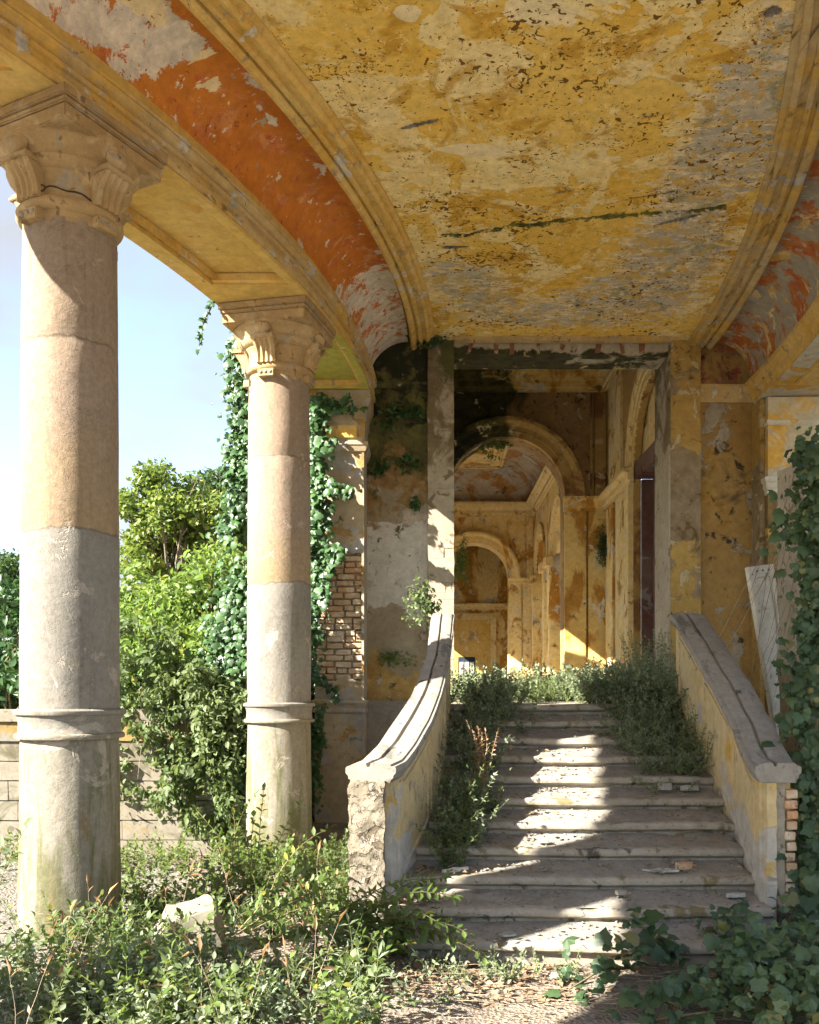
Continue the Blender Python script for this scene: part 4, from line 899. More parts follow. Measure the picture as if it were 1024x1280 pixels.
def shoots(bases, hr, n, spread, lsize, gap, droop=.5, up=1.0, pair=True, start=.15, flat=.35, lr=.004, dirs=None, sb=None):
    """upright or arching stems with leaves along them -> leaf arrays and a stem mesh"""
    P, D, N, S = [], [], [], []; sb = sb or MB()
    for bi, bp in enumerate(bases):
        for k in range(n):
            a = random.uniform(0, 2*math.pi); h = random.uniform(*hr); sp = random.uniform(.2, 1)*spread
            dv = Vector((math.cos(a)*sp, math.sin(a)*sp, up)).normalized() if dirs is None else (Vector(dirs)+Vector((random.gauss(0, spread), random.gauss(0, spread), random.gauss(0, spread)))).normalized()
            p = Vector(bp); pts = [p.copy()]; m = 9; st_ = h/m
            for q in range(m):
                dv = (dv+Vector((random.gauss(0, .09), random.gauss(0, .09), -droop*st_*2.2*(q/m)))).normalized(); p = p+dv*st_; pts.append(p.copy())
            sb.tube(pts, lr, 3, lr*.35)
            L0 = start*h
            while L0 < h:
                f = L0/h*m; q = min(m-1, int(f)); pp = pts[q].lerp(pts[q+1], f-q); td = (pts[q+1]-pts[q]).normalized()
                base = random.uniform(0, 6.28)
                for sd in ((0, math.pi) if pair else (0,)):
                    o1 = td.orthogonal().normalized(); o2 = td.cross(o1); r_ = o1*math.cos(base+sd)+o2*math.sin(base+sd)
                    d = (r_+td*.55+Vector((0, 0, random.uniform(-.35, .2)))).normalized(); nn = (Vector((0, 0, 1))*flat+Vector((random.gauss(0, .4), random.gauss(0, .4), .6))).normalized()
                    P.append(pp); D.append(d); N.append(nn); S.append(lsize*random.uniform(.6, 1.25)*(1-.35*L0/h))
                L0 += gap*random.uniform(.7, 1.3)
            P.append(pts[-1]); D.append(dv); N.append((0, 0, 1)); S.append(lsize*.8)
    return [P, D, N, S], sb
def plant(name, label, cat, bases, hr, n, spread, lsize, gap, mat, tm='simple', group=None, stem='stem_green', **k):
    A, sb = shoots(bases, hr, n, spread, lsize, gap, **k); c = np.mean(np.array([tuple(q) for q in bases]), axis=0)
    t = thing(name, label, cat, tuple(c), group)
    leafmesh('foliage', *A, tm, mat, t); sb.build('stem', stem, t, kind='stuff')
    return t
def blob_leaves(blobs, per, lsize, out=.7, droop=.3, shell=.5):
    P, D, N, S = [], [], [], []
    for c, r in blobs:
        k = int(per*max(.2, (r[0]*r[2])))
        v = nrm(rng.normal(size=(k, 3))); rad = rng.uniform(shell, 1.08, (k, 1))**.6
        P.append(np.array(c)+v*rad*np.array(r)*(1+.18*np.sin(v[:, :1]*7+c[0]*3)*np.cos(v[:, 2:]*6)))
        n = nrm(v*out+rng.normal(size=(k, 3))*.5+np.array((0, 0, .35))); d = nrm(rng.normal(size=(k, 3))+np.array((0, 0, -droop))+v*.3)
        D.append(d); N.append(n); S.append(lsize*rng.uniform(.4, 1.4, k))
    return [np.concatenate(a) for a in (P, D, N, S)]
def tree(name, label, base, blobs, per, lsize, mat, trunk=.22, tm='simple', group=None):
    t = thing(name, label, 'tree', base, group); b = MB(); base = Vector(base)
    cen = sum((Vector(c) for c, r in blobs), Vector())/len(blobs); fork = base.lerp(cen, .45)
    b.tube([base-Vector((0, 0, .3)), base.lerp(fork, .5)+Vector((.12, 0, 0)), fork], trunk, 8, trunk*.65)
    b.build('trunk', 'bark', t, smooth=True); b = MB()
    for c, r in blobs:
        c = Vector(c); m_ = fork.lerp(c, .5)+Vector((random.gauss(0, .2), random.gauss(0, .2), .15)); b.tube([fork, m_, c], trunk*.4, 5, .02)
        for q in range(4): b.tube([m_.lerp(c, .5), c+Vector((random.gauss(0, 1)*r[0]*.6, random.gauss(0, 1)*r[1]*.6, random.gauss(0, 1)*r[2]*.6))], .03, 4, .008)
    b.build('limb', 'bark', t, smooth=True)
    leafmesh('crown', *blob_leaves(blobs, per, lsize, shell=.1), tm, mat, t)
    return t
def clumps(n, x, y, z, r, rz=None):
    return [((random.uniform(*x), random.uniform(*y), random.uniform(*z)), (lambda q: (q, q, q*(rz or .8)))(random.uniform(*r))) for _ in range(n)]

# ------------------------------------------------------------------ trees and hedges beyond the columns
def crown(cx, cy, cz, rx, rz, n, r):
    L_ = []
    while len(L_) < n:
        v = np.array([random.uniform(-1, 1) for _ in range(3)])
        if np.linalg.norm(v) < 1: L_.append(((cx+v[0]*rx, cy+v[1]*rx, cz+v[2]*rz), (r*random.uniform(.6, 1.1),)*2+(r*.7,)))
    return L_
p = img(215, 640, 26)
tree('garden_tree', 'yellow green tree with rounded crown standing between the two columns', (p.x, 26, 1.5), crown(p.x+.1, 26, p.z-.35, 1.9, 1.9, 60, .62), 1250, .155, 'tree_leaf', .2)
p = img(285, 650, 30); tree('garden_tree', 'darker green tree half behind the yellow green one', (p.x, 30, 1.5), crown(p.x-.2, 30, p.z-.2, 1.5, 2.3, 34, .65), 900, .165, 'tree_leaf2', .2)
p = img(-10, 700, 34); tree('garden_tree', 'dark distant tree left of the nearest column', (p.x, 34, 1.5), crown(p.x, 34, p.z-.8, 1.4, 1.6, 16, .9), 600, .19, 'tree_leaf2', .25)
wb = []
for k in range(70):
    x_ = random.uniform(-15, -4.2); r_ = random.uniform(.6, 1.1); wb.append(((x_, random.uniform(17, 21), random.uniform(1.6, 2.5)), (r_, r_, r_*.7)))
o = leafmesh('far_shrubbery', *blob_leaves(wb, 330, .2, shell=.3), 'simple', 'tree_leaf2'); o['label'] = 'mass of dark shrubbery behind the hedges'; o['category'] = 'shrubbery'
def hedge(name, label, blobs, per, ls, mat, tm='simple', group=None):
    c = blobs[0][0]; t = thing(name, label, 'hedge', (c[0], c[1], 1.5), group)
    leafmesh('foliage', *blob_leaves(blobs, per, ls, shell=.35), tm, mat, t)
    b = MB()
    for c, r in blobs:
        for q in range(3): b.tube([(c[0]+random.gauss(0, .15), c[1], 1.35), (c[0]+random.gauss(0, .2), c[1], (c[2]+1.5)/2), (c[0]+random.gauss(0, 1)*r[0]*.5, c[1]+random.gauss(0, 1)*r[1]*.5, c[2]+r[2]*.5)], .018, 4, .006)
    b.build('stem', 'stem', t, kind='stuff')
    return t
hb = []
for k in range(58):
    x_ = random.uniform(140, 278); d_ = random.uniform(11.0, 13); top = lerp(x_, [140, 200, 250, 300], [705, 690, 690, 660])
    yy = random.uniform(top+25, 895); q = img(x_, yy, d_); hb.append(((q.x, q.y, max(q.z, 1.6)), (random.uniform(.3, .5),)*2+(random.uniform(.25, .4),)))
for k in range(34):
    q = img(random.uniform(140, 285), random.uniform(790, 890), random.uniform(10.75, 11.3)); rr = random.uniform(.2, .34); hb.append(((q.x, q.y, max(q.z, 1.62)), (rr, rr, rr*.85)))
hedge('garden_hedge', 'thick sunlit green hedge between the two columns', hb, 2200, .092, 'hedge', 'simple')
hb = []
for k in range(16):
    x_ = random.uniform(-40, 40); d_ = random.uniform(11.2, 13); q = img(x_, random.uniform(745, 890), d_); hb.append(((q.x, q.y, max(q.z, 1.6)), (random.uniform(.35, .55),)*2+(random.uniform(.3, .45),)))
hedge('garden_hedge', 'dark green hedge left of the nearest column', hb, 1500, .11, 'ivy', 'simple')
hb = []
for k in range(220):
    x_ = 308-abs(random.gauss(0, 80)); q = img(x_, random.uniform(860, 1075)-max(0, 305-x_)*.75*random.uniform(.6, 1), random.uniform(9.8, 10.4)); rr = random.uniform(.06, .17); hb.append(((q.x, q.y, q.z), (rr, .1, rr*random.uniform(.6, 1.2))))
t = thing('trailing_shrub', 'pale trailing shrub spilling over the garden wall', 'shrub', (-2.4, 10.1, 1.5))
leafmesh('foliage', *blob_leaves(hb, 260, .075, droop=.8, shell=.02), 'simple', 'weed_pale', t)
b = MB()
for k in range(30):
    p0 = img(random.uniform(170, 300), 875, 10.25); p1 = p0+Vector((random.uniform(-.3, .3), -.25, random.uniform(-.9, .1))); b.tube([p0, p0.lerp(p1, .5)+Vector((0, -.05, .15)), p1], .006, 3, .002)
b.build('stem', 'twig', t, kind='stuff')

# ------------------------------------------------------------------ climbing ivy
def ivy_on(name, label, paths, spread, n, lsize, mat, normal, parts=0, offs=.05, down=.7, tm='ivy', sz=None):
    """paths: polylines the stems follow; leaves crowd round them facing outwards"""
    P, D, N, S = [], [], [], []; b = MB(); nv = Vector(normal).normalized()
    tot = sum(sum((Vector(q)-Vector(p_)).length for p_, q in zip(pp, pp[1:])) for pp in paths)
    for pp in paths:
        pts = [Vector(q) for q in pp]; b.tube([q+.02*mn.noise_vector(q*3) for q in pts], .011, 5, .004)
        for p_, q in zip(pts, pts[1:]):
            k = int(n*(q-p_).length/tot)+1
            for _ in range(k):
                f = random.random(); g = Vector((random.gauss(0, 1), random.gauss(0, 1), random.gauss(0, 1)))*spread*(.4+1.1*abs(mn.noise(p_.lerp(q, f)*2.3)))*1.3
                c = p_.lerp(q, f)+g-nv*g.dot(nv)*.72+nv*(offs+random.uniform(0, offs))
                P.append(c); D.append(Vector((random.gauss(0, .55), random.gauss(0, .35), -down+random.gauss(0, .35)))+nv*.25); N.append(nv+Vector((random.gauss(0, .38), random.gauss(0, .38), random.gauss(0, .3)+.28))); S.append(lsize*(.45+.95*random.random()**1.3))
    c = paths[0][0]; t = thing(name, label, 'ivy', tuple(c))
    P, D, N, S = (np.array([tuple(v) if hasattr(v, '__len__') else v for v in a], float) for a in (P, D, N, S))
    if parts:
        order = np.argsort(P[:, 1]-S*2); I, J = order[:parts], order[parts:]
        leaf_objects(P[I], D[I], N[I], S[I], tm, mat, t)
    else: J = np.arange(len(P))
    if len(J): leafmesh('foliage', P[J], D[J], N[J], S[J], tm, mat, t)
    b.build('stem', 'stem', t, kind='stuff'); return t
I = img
ivy_on('climbing_ivy', 'ivy hanging thickly down the tall grey pier beside the farther column', [[I(298, 425, 13.9), I(300, 520, 13.9), I(297, 600, 13.9), I(294, 690, 13.9)], [I(306, 450, 13.9), I(305, 560, 13.9), I(300, 700, 13.9)], [I(290, 640, 13.8), I(280, 720, 13.6)]], .13, 1500, .11, 'ivy', (-.3, -1, .1))
ivy_on('climbing_ivy', 'ivy curtain falling beside the farther column down to the ground', [[I(296, 720, 10.6), I(292, 800, 10.4), I(292, 900, 10.2), I(295, 1000, 10.1)], [I(282, 770, 10.6), I(276, 830, 10.4), I(282, 900, 10.2)], [I(305, 700, 10.6), I(305, 850, 10.4), I(306, 980, 10.2)]], .13, 1700, .085, 'ivy', (-.4, -1, .2))
ivy_on('climbing_ivy', 'bright ivy climbing the plastered top of the brick pilaster', [[I(395, 500, 12.3), I(400, 560, 12.3), I(405, 640, 12.25), I(398, 740, 12.3)], [I(392, 510, 12.3), I(395, 620, 12.2), I(394, 800, 12.3)], [I(400, 600, 12.2), I(425, 610, 12.15), I(442, 615, 12.12)], [I(402, 690, 12.2), I(430, 698, 12.15)], [I(398, 560, 12.2), I(412, 555, 12.12)], [I(398, 730, 12.2), I(410, 745, 12.15)], [I(398, 505, 12.25), I(430, 510, 12.2), I(448, 508, 12.15)]], .085, 1250, .10, 'ivy', (-.2, -1, .1))
ivy_on('climbing_ivy', 'thin ivy trail at the foot of the brick pilaster', [[I(394, 820, 12.3), I(400, 850, 12.25), I(425, 870, 12.2)], [I(398, 960, 12.2), I(405, 880, 12.2)], [I(396, 900, 12.2), I(400, 1000, 12)]], .06, 200, .08, 'ivy', (-.2, -1, .1))
ivy_on('climbing_ivy', 'shaded ivy behind the farther column beside the lower pilaster', [[I(393, 780, 12.7), I(391, 880, 12.7), I(393, 1000, 12.6)], [I(397, 850, 12.7), I(396, 960, 12.6)]], .08, 420, .10, 'ivy', (-.2, -1, .1))
hb = [((random.uniform(-3.2, -1.75), random.uniform(14.6, 15.6), random.uniform(1.4, 2.6)), (.4, .4, .35)) for _ in range(16)]
hedge('garden_hedge', 'dark shrub glimpsed between the farther column and the brick pilaster', hb, 900, .12, 'ivy', 'simple')
ivy_on('hanging_vine', 'thin vine dangling in the sky from the beam beside the farther column', [[I(279, 366, 9.5), I(266, 378, 9.5), I(258, 395, 9.5), I(250, 415, 9.5), I(250, 434, 9.5)]], .018, 60, .05, 'ivy', (-.3, -1, .2), offs=.01)
# the pier swallowed by ivy at the right edge, and the carpet below it
vp = thing('ivy_pier', 'crumbling pier swallowed by dark ivy at the right edge', 'pier', (3.5, 8.2, 0))
b = rough_box(3.35, 3.9, 8.0, 8.9, 0, 3.9, .2, .04, 3); b.build('core', 'mortar', vp, smooth=True)
ivy_on('climbing_ivy', 'dark ivy wall hanging at the right edge above the parapet', [[I(1037, 548, 7.9), I(1022, 600, 7.7), I(1022, 700, 7.6), I(1032, 800, 7.5)], [I(1042, 570, 7.5), I(1040, 700, 7.4), I(1027, 820, 7.4), I(1022, 900, 7.3)], [I(1007, 560, 7.8), I(1032, 590, 7.7)], [I(1034, 640, 7.6), I(1012, 655, 7.6), I(994, 665, 7.6)], [I(1042, 760, 7.4), I(1012, 840, 7.4), I(997, 870, 7.3)], [I(1052, 600, 7.6), I(1057, 1000, 7.2)], [I(1032, 850, 7.2), I(1037, 960, 7.0), I(1042, 1080, 6.9)], [I(1022, 940, 7.2), I(1034, 1000, 7.0)]], .13, 2600, .09, 'ivy_dark', (-.5, -1, .15), parts=300)
ivy_on('climbing_ivy', 'dark ivy beside the broken brick end of the parapet', [[I(1020, 900, 6.8), I(1016, 1000, 6.7), I(1018, 1100, 6.5), I(1015, 1160, 6.3)], [I(1030, 950, 6.6), I(1030, 1150, 6.3)]], .10, 420, .10, 'ivy_dark', (-.5, -1, .3), parts=300)
gp = []
for k in range(26):
    a = Vector((random.uniform(1.9, 2.9), random.uniform(5.3, 6.3), .05)); e = a+Vector((random.uniform(-.75, .15), random.uniform(-1.2, -.2), random.uniform(-.02, .1))); m_ = a.lerp(e, .5)+Vector((0, 0, random.uniform(.05, .26)))
    gp.append([tuple(a), tuple(m_), tuple(e)])
ivy_on('ground_ivy', 'carpet of dark glossy ivy over the ground at the foot of the parapet', gp, .10, 1900, .082, 'ivy_dark', (-.25, -.75, 1), parts=300, offs=.05, down=.15)
gp = [[(1.25, 5.75, .06), (1.0, 5.5, .12), (.8, 5.35, .05)], [(1.6, 5.85, .08), (1.25, 5.62, .2), (1.0, 5.7, .12)], [(1.7, 5.3, .05), (1.3, 5.1, .12), (1.05, 5.05, .04)], [(1.2, 4.95, .03), (1.6, 4.9, .1), (2.0, 5.0, .05)], [(1.5, 5.75, .1), (1.35, 5.78, .3), (1.2, 5.75, .34)]]
ivy_on('ground_ivy', 'sparse ivy runners creeping over bare soil towards the steps', gp, .07, 170, .10, 'ivy_dark', (-.1, -.6, 1), parts=170, offs=.03, down=.1)

# ------------------------------------------------------------------ leaning shutter
sh = thing('shutter', 'cream wooden shutter leaning behind the parapet among ivy', 'shutter', (3.75, 9.4, 0))
def shutter():
    Mx = Matrix.Translation((3.83, 9.35, .05)) @ Matrix.Rotation(R(-9.5), 4, 'Y') @ Matrix.Rotation(R(24), 4, 'Z')
    def bx(name, mat, x0, x1, y0, y1, z0, z1, bev=.005):
        b = MB(); b.box(x0, x1, y0, y1, z0, z1); b.v = [tuple(Mx @ Vector(v)) for v in b.v]; b.build(name, mat, sh, bevel=bev)
    bx('stile', 'white', -.17, -.10, -.03, .03, 0, 3.05); bx('stile', 'white', .10, .17, -.03, .03, 0, 3.05)
    for z0, z1 in ((0, .12), (1.4, 1.52), (2.93, 3.05)): bx('rail', 'white', -.10, .10, -.028, .028, z0, z1)
    for z0, z1 in ((.12, 1.4), (1.52, 2.93)): bx('panel', 'white', -.10, .10, -.012, .012, z0, z1)
    bx('edge_board', 'wood', .172, .20, -.05, .06, 0, 3.0); bx('back_board', 'white', .21, .36, .02, .06, 0, 2.95)
    for q in range(4): bx('nail', 'dark_metal', -.145+.0*q, -.13, -.036, -.031, 2.96-.03*q*0+.0, 2.975) if q == 0 else bx('nail', 'dark_metal', -.15+.075*q, -.135+.075*q, -.036, -.0285, 2.99, 3.005, 0)
shutter()
b = MB()
for k in range(14):
    p0 = I(random.uniform(1000, 1024), random.uniform(560, 640), 8.3); p1 = I(random.uniform(880, 980), random.uniform(760, 930), random.uniform(8.3, 9.6)); m_ = p0.lerp(p1, .5)+Vector((random.uniform(-.15, .1), 0, random.uniform(-.25, .1)))
    b.tube([p0, p0.lerp(m_, .5)+Vector((0, 0, .04)), m_, m_.lerp(p1, .5)+Vector((0, 0, -.04)), p1], .005, 3, .002)
tag(b.build('dry_vines', 'twig'), 'bare dry vine stems strung across the dark corner by the shutter', 'vine')

# ------------------------------------------------------------------ weeds on the stairs and landing
def pts_in(n, x, y, z): return [(random.uniform(*x), random.uniform(*y), z if not callable(z) else 0) for _ in range(n)]
def on_stair(x, y): return RI*(1+max(0, min(NST-1, int((y-D0)/TR))))
def stair_pts(n, x, y): return [(q[0], q[1], on_stair(q[0], q[1])) for q in pts_in(n, x, y, 0)]
def seglist(n, pl_):   # random points near an image polyline given as (x_world, y, jitter)
    o = []
    for _ in range(n):
        k = random.randrange(len(pl_)); a = pl_[k]; o.append((a[0]+random.gauss(0, a[2]), a[1]+random.gauss(0, a[2]*1.4)))
    return [(x, y, on_stair(x, y)) for x, y in o]
plant('stair_weed', 'tall leafy weed clump against the sunlit parapet beside the steps', 'weed', seglist(60, [(.25, 7.1, .07), (.30, 7.5, .09), (.33, 7.9, .09), (.36, 8.3, .1), (.42, 8.7, .12)]), (.2, .46), 3, .8, .05, .034, 'weed', droop=.7)
plant('stair_weed', 'lower leafy weed spilling beside the bottom steps near the sunlit parapet', 'weed', seglist(26, [(.16, 6.9, .06), (.22, 7.2, .07), (.28, 7.5, .08)]), (.2, .5), 3, .7, .05, .035, 'weed_pale', droop=.6)
plant('landing_bush', 'dark bush at the top of the stairs by the sunlit parapet', 'bush', seglist(90, [(.55, 9.2, .16), (.5, 9.8, .2), (.65, 10.4, .22)]), (.18, .46), 4, 1.0, .055, .036, 'weed', droop=.7)
plant('landing_bush', 'pale sunlit grass and weeds at the head of the stairs', 'weed', seglist(80, [(1.0, 11.2, .25), (.8, 11.8, .3), (1.25, 10.6, .2)]), (.12, .36), 4, .6, .055, .036, 'weed_pale', 'thin', droop=.4)
plant('landing_bush', 'broad dark bush in the middle of the landing before the arches', 'bush', seglist(100, [(1.5, 11.8, .2), (1.8, 11.3, .2), (2.1, 11.6, .25)]), (.2, .5), 4, 1.0, .065, .04, 'weed', droop=.7)
plant('landing_bush', 'large grey green bush overhanging the top steps', 'bush', seglist(200, [(1.75, 9.7, .16), (2.0, 9.9, .18), (2.3, 10.2, .22), (2.6, 10.6, .25), (1.95, 9.3, .12), (2.2, 9.3, .1)]), (.18, .5), 4, 1.1, .056, .036, 'weed', droop=.9)
plant('stair_weed', 'grey green weeds trailing down the steps beside the shaded parapet', 'weed', seglist(130, [(1.95, 8.9, .12), (2.1, 8.6, .12), (2.2, 8.3, .11), (2.0, 8.35, .12), (2.28, 8.9, .08)]), (.14, .34), 4, 1.5, .04, .027, 'weed', droop=1.3)
plant('stair_weed', 'small weed hugging the face of the shaded parapet', 'weed', [(2.38, 8.2, 1.2), (2.39, 8.4, 1.25), (2.39, 8.0, 1.15)], (.25, .5), 4, .35, .04, .04, 'weed')
plant('landing_bush', 'dark leafy shrub growing in front of the blue door', 'bush', [(2.9+random.gauss(0, .15), 12.2+random.gauss(0, .2), 1.645) for _ in range(26)], (.4, 1.0), 3, .4, .06, .05, 'weed', droop=.25)
plant('cactus_clump', 'bluish upright stems at the far end of the gallery', 'plant', [(1.0+.1*k, 29.5+.3*random.random(), 1.645) for k in range(5)], (.8, 1.3), 2, .08, .07, .07, 'weed_pale', 'simple', droop=.02)
plant('dried_plant', 'dead reddish brown plant standing beside the steps', 'plant', [(.42, 7.62, .75), (.44, 7.7, .75), (.40, 7.66, .75)], (.55, .8), 3, .18, .05, .03, 'dry', 'simple', stem='twig', droop=.5, start=.35)
b = MB()
for a0, a1 in (((.45, 7.95, 1.0), (.05, 6.7, .42)), ((.4, 7.4, .8), (.12, 6.75, .5)), ((.30, 7.6, .95), (.44, 7.0, .5))):
    p0, p1 = Vector(a0), Vector(a1); b.tube([p0, p0.lerp(p1, .3)+Vector((.07, 0, -.12)), p0.lerp(p1, .7)+Vector((.03, 0, -.08)), p1], .008, 5, .004)
tag(b.build('dry_branches', 'twig'), 'bare bent branches trailing down the left of the steps', 'branch')
# tufts growing out of the walls
def tuft(label, c, r, n, ls, mat, tm='simple', name='wall_plant', down=.4):
    t = thing(name, label, 'plant', c); A = blob_leaves([(tuple(Vector(c)+Vector((random.gauss(0, r[0]*.4), random.gauss(0, r[1]*.3), random.gauss(0, r[2]*.4)))), tuple(q*.6 for q in r)) for _ in range(7)], 1, ls, droop=down, shell=.1)
    bl = [(tuple(Vector(c)+Vector((random.gauss(0, r[0]*.45), random.gauss(0, r[1]*.35), random.gauss(0, r[2]*.45)))), tuple(q*.55 for q in r)) for _ in range(8)]
    A = blob_leaves(bl, n/8/max(.2, r[0]*r[2]*.3), ls, droop=down, shell=.05); leafmesh('foliage', *A, tm, mat, t)
    b = MB()
    for _ in range(9): b.tube([Vector(c)+Vector((0, r[1]*.9, -.1*r[2])), Vector(c)+Vector((random.gauss(0, r[0]*.5), -r[1]*.2, random.gauss(0, r[2]*.5)))], .006, 3, .002)
    b.build('stem', 'stem_green', t, kind='stuff')
tuft('ferny plant hanging from the golden pier right of the first arch', tuple(I(757, 672, 17.55)), (.24, .2, .5), 1500, .07, 'tree_leaf2', 'thin', 'hanging_fern', .9)
tuft('bright green fern on the edge of the arch beside the pale block pier', tuple(I(577, 708, 13.9)), (.1, .2, .42), 700, .06, 'bramble', 'thin', 'hanging_fern', .9)
tuft('pale sunlit plant rooted where the parapet meets the block pier', tuple(I(538, 752, 10.0)), (.26, .2, .24), 420, .055, 'weed_pale')
tuft('small yellow green weed on the dark plaster wall behind the parapet', tuple(I(487, 822, 12.75)), (.30, .12, .14), 190, .06, 'bramble')
tuft('dark green tuft high on the mouldy wall under the beam', tuple(I(502, 515, 12.85)), (.30, .08, .16), 210, .08, 'ivy')
tuft('green tuft halfway up the mouldy wall near the pilaster', tuple(I(474, 580, 12.85)), (.16, .07, .14), 120, .07, 'ivy')
tuft('green tuft halfway up the mouldy wall near the block pier', tuple(I(508, 578, 12.85)), (.17, .07, .13), 120, .07, 'ivy')
tuft('small tuft on bare plaster close to the block pier', tuple(I(522, 630, 12.85)), (.08, .06, .16), 60, .07, 'ivy')
tuft('dark moss cushion where the block pier meets the ceiling', tuple(I(538, 424, 12.72)), (.30, .12, .12), 900, .035, 'ivy_dark', 'round', 'moss_cushion')
tuft('yellow leaved creeper on the crown of the first arch', tuple(I(612, 556, 18.0)), (.35, .1, .18), 200, .09, 'bramble')

# ------------------------------------------------------------------ brambles in the foreground
gb = []
for k in range(330):
    x = random.uniform(-2.6, .05); y = random.uniform(4.35, 7.6)
    if x > -.55 and y > 6.3: continue
    if x > -.35+(y-4.6)*.12 and y < 5.9 and random.random() < .75: continue
    if (Vector((x, y))-Vector((-2.625, 6.68))).length < .42: continue
    if mn.noise(Vector((x*1.6, y*1.6, 3))) < -.18: continue
    gb.append((x, y, ground_z(x, y)))
random.shuffle(gb)
A, sb = shoots(gb, (.12, .48), 4, 1.0, .07, .052, droop=1.2, lr=.003)
NA = len(A[0]); gc_ = leafmesh('bramble_thicket', *[a_[:NA*5//10] for a_ in A], 'simple', 'bramble'); leafmesh('pale_foliage', *[a_[NA*5//10:NA*7//10] for a_ in A], 'simple', 'weed_pale', gc_); leafmesh('round_foliage', A[0][NA*7//10:NA*9//10], A[1][NA*7//10:NA*9//10], A[2][NA*7//10:NA*9//10], [q*random.uniform(.4, 1.1) for q in A[3][NA*7//10:NA*9//10]], 'round', 'weed_pale', gc_); leafmesh('narrow_foliage', A[0][NA*9//10:], A[1][NA*9//10:], A[2][NA*9//10:], [q*1.5 for q in A[3][NA*9//10:]], 'thin', 'weed', gc_); gc_['label'] = 'low sunlit thicket of brambles and nettles over the left foreground'; gc_['category'] = 'ground cover'
sb.build('stem', 'stem_green', gc_, kind='stuff')
gb = [(random.gauss(-1.35, .45), random.gauss(4.95, .25), .02) for _ in range(170)]
A, sb = shoots(gb, (.12, .36), 3, .9, .06, .045, droop=.9, lr=.003)
gd_ = leafmesh('nettle_patch', *A, 'simple', 'weed'); gd_['label'] = 'darker nettle patch at the bottom edge left of the bare path'; gd_['category'] = 'ground cover'
sb.build('stem', 'stem_green', gd_, kind='stuff')
dgb = [(random.uniform(-2.5, .6), random.uniform(4.4, 7.2), .02) for _ in range(40)]
A, sb = shoots([q for q in dgb if q[0] < -.5 and not (q[0] > -.7 and q[1] > 6.2)], (.2, .6), 2, .5, .12, .16, droop=.6, lr=.0025, pair=False)
dg_ = leafmesh('dry_grass', *A, 'thin', 'dry'); dg_['label'] = 'dead straw coloured stalks scattered through the brambles'; dg_['category'] = 'dry grass'
sb.build('stem', 'twig', dg_, kind='stuff')
plant('bramble_shoot', 'long bramble arching from the post over the bottom steps', 'bramble', [(-.62, 5.9, .25), (-.6, 6.0, .2), (-.7, 6.05, .3)], (.75, 1.15), 3, .16, .09, .05, 'bramble', droop=.9, dirs=(.85, -.15, .35), stem='stem', lr=.006)
plant('bramble_shoot', 'bramble spray crossing in front of the broken post', 'bramble', [(-1.3, 5.9, .2), (-1.2, 6.1, .2), (-1.05, 5.8, .2)], (.7, 1.1), 3, .2, .085, .05, 'bramble', droop=.8, dirs=(.75, -.1, .55), stem='stem', lr=.006)
plant('sapling', 'young leafy sapling in front of the farther column', 'sapling', [(-1.5, 7.6, .05), (-1.45, 7.5, .05), (-1.7, 7.7, .05)], (.6, 1.0), 3, .4, .085, .06, 'bramble', droop=.4, stem='stem', lr=.006)
plant('sapling', 'thin dark sapling at the left edge in front of the nearest column', 'sapling', [(-2.55, 5.2, .05), (-2.62, 5.3, .05), (-2.75, 5.5, 0)], (.7, 1.1), 2, .25, .09, .075, 'weed', droop=.3, stem='stem', lr=.006)
plant('bramble_bush', 'yellow green weeds around the foot of the farther column', 'weed', [(random.uniform(-2.1, -.75), random.uniform(8.2, 9.6), 0) for _ in range(90)], (.12, .34), 3, .8, .06, .045, 'bramble', droop=.7)
plant('bramble_bush', 'weeds growing between the column and the broken post', 'weed', [(random.uniform(-.95, -.55), random.uniform(6.9, 8.6), 0) for _ in range(60)], (.2, .6), 3, .6, .06, .045, 'weed_pale', droop=.6)
plant('bramble_bush', 'ground weeds in front of the garden wall', 'weed', [(random.uniform(-4.6, -1.7), random.uniform(8.6, 10.0), 0) for _ in range(80)], (.1, .35), 3, .7, .06, .045, 'bramble', droop=.5)
plant('nettle', 'low weeds creeping along the edge of the bottom step', 'weed', [(random.uniform(-.2, .9), random.uniform(5.55, 5.9), .02) for _ in range(26)], (.06, .16), 3, 1.0, .04, .03, 'weed', droop=.8)

# ------------------------------------------------------------------ stones, litter and rubble
b = rough_box(-.17, .17, -.11, .11, 0, .46, .05, .025, 7)
b.v = [(v[0]*(1.5-1.3*v[2])+.05*mn.noise(Vector(v)*6), v[1]*(1.6-1.6*v[2])+.03*mn.noise(Vector(v)*5+Vector((3, 0, 0))), v[2]*.86+(.30*v[1]+.22*v[0] if v[2] > .2 else 0)) for v in b.v]
Mx = Matrix.Translation((-1.63, 6.15, -.06)) @ Matrix.Rotation(.25, 4, 'Z'); b.v = [tuple(Mx @ Vector(v)) for v in b.v]
tag(b.build('stone_block', 'garden_stone', smooth=True), 'pale broken stone block lying in the brambles', 'stone')
def chip(name, label, cat, c, size, rot, mat, seed):
    b = rough_box(-size[0], size[0], -size[1], size[1], 0, size[2], max(size)*.45, max(size)*.16, 3/max(size)*.3); Mx = Matrix.Translation(c) @ Matrix.Rotation(rot, 4, 'Z') @ Matrix.Rotation(random.uniform(-.15, .15), 4, 'X'); b.v = [tuple(Mx @ Vector(v)) for v in b.v]
    return tag(b.build(name, mat), label, cat)
chip('brick_fragment', 'brown brick fragment lying at the right of the third step', 'brick', (1.86, 6.80, .475), (.055, .03, .045), .3, 'brick', 1)
chip('plaster_shard', 'long pale plaster shard beside the brick fragment', 'rubble', (1.68, 6.76, .47), (.13, .03, .012), -.35, 'white_stone', 2)
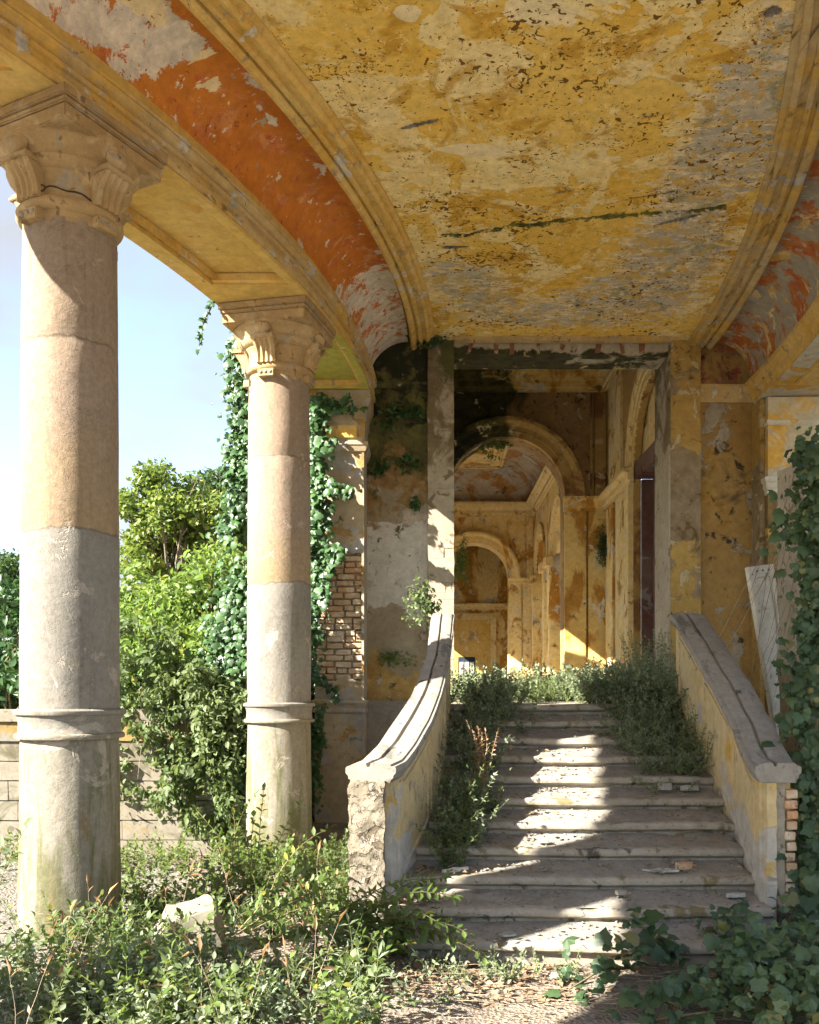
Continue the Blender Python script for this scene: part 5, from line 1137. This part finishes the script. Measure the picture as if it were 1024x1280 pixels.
chip('wood_strip', 'white painted strip of wood lying left on the third step', 'debris', (.17, 6.75, .47), (.10, .018, .02), .35, 'white', 3)
chip('plaster_lump', 'pale lump of plaster by the weeds on the sixth step', 'rubble', (1.98, 7.83, .95), (.05, .04, .05), .5, 'white_stone', 4)
chip('plaster_lump', 'flat plaster lump at the right end of the sixth step', 'rubble', (2.2, 7.86, .94), (.07, .04, .035), .1, 'white_stone', 5)
chip('plaster_lump', 'round stone in the middle of the fourth step', 'rubble', (.86, 7.08, .62), (.035, .03, .03), .2, 'white_stone', 6)
chip('plaster_lump', 'grey lump at the back of the second step', 'rubble', (1.34, 6.52, .35), (.035, .03, .028), .2, 'stone', 7)
chip('plaster_lump', 'pale shards at the right end of the second step', 'rubble', (2.15, 6.5, .335), (.06, .03, .025), .2, 'white_stone', 8)
chip('tile_fragment', 'flat pale tile lying on the soil in front of the steps', 'debris', (.82, 5.68, .03), (.085, .035, .015), -.15, 'white_stone', 9)
chip('tile_fragment', 'small pale tile on the bottom step', 'debris', (.50, 6.12, .165), (.05, .04, .012), .4, 'white_stone', 10)
# loose grit, broken plaster and dead leaves nobody could count
ico = bmesh.new(); bmesh.ops.create_icosphere(ico, subdivisions=1, radius=1); iv = np.array([v.co[:] for v in ico.verts]); jf = np.array([[v.index for v in f.verts] for f in ico.faces]); ico.free()
Vs, Fs = [], []; cnt = 0
for k in range(3600):
    if k < 2700:
        i = random.randrange(NST-1); f = random.random()**.6; y = D0+TR*i+.03+TR*f; xl, xr = lerp(y, *XI), lerp(y, *XR); x = random.uniform(xl+.05, xr-.05); z = RI*(i+1)+.006+.05*f**1.3
    else:
        x = random.uniform(-.8, 2.2); y = random.uniform(4.3, 5.9); z = ground_z(x, y)
    r = .003+.012*random.random()**4; v = iv*np.array([r*random.uniform(.7, 1.5), r*random.uniform(.7, 1.5), r*random.uniform(.4, .9)])*rng.uniform(.7, 1.2, (len(iv), 1))
    Vs.append(v+np.array((x, y, z))); Fs.append(jf+cnt); cnt += len(iv)
me = mesh('rubble', np.concatenate(Vs), [tuple(f) for f in np.concatenate(Fs).tolist()])
o = obj('rubble', me, 'dust', None, 'stuff'); o['label'] = 'scattered grit and crumbs of plaster on the steps and soil'; o['category'] = 'rubble'
P, D, N, S = [], [], [], []
for k in range(2400):
    if k < 700: x = random.uniform(-.3, .9); y = random.uniform(5.2, 6.0); z = ground_z(x, y)+.01
    elif k < 1250: y = random.uniform(6.3, 7.9); x = lerp(y, *XI)+abs(random.gauss(0, .2)); z = on_stair(x, y)+.03
    elif k < 1800: x = random.uniform(-2.6, 2.2); y = random.uniform(4.3, 6.0); z = ground_z(x, y)+.01
    elif k < 2100: y = random.uniform(6.1, 9); x = random.uniform(.3, 2.3); z = on_stair(x, y)+.045
    else: x = random.uniform(-4, -1.7); y = random.uniform(9, 10.1); z = .04
    P.append((x, y, z)); D.append((random.gauss(0, 1), random.gauss(0, 1), random.gauss(0, .15))); N.append((random.gauss(0, .35), random.gauss(0, .35), 1)); S.append(random.uniform(.02, .065))
o = leafmesh('leaf_litter', P, D, N, S, 'simple', 'litter'); o['label'] = 'dead brown leaves scattered over soil and step corners'; o['category'] = 'leaf litter'
b = MB()
for k in range(70):
    x = random.uniform(-.3, 1.8); y = random.uniform(4.5, 5.95); a = random.uniform(-.5, .5); l = random.uniform(.08, .5); z = ground_z(x, y)+.012
    b.tube([(x, y, z), (x+l*.5*math.cos(a), y+l*.5*math.sin(a), z+.015), (x+l*math.cos(a), y+l*math.sin(a)+.02, z)], .003, 3, .002)
o = b.build('twigs', 'twig', None, kind='stuff'); o['label'] = 'thin dry twigs strewn on the soil before the steps'; o['category'] = 'twigs'
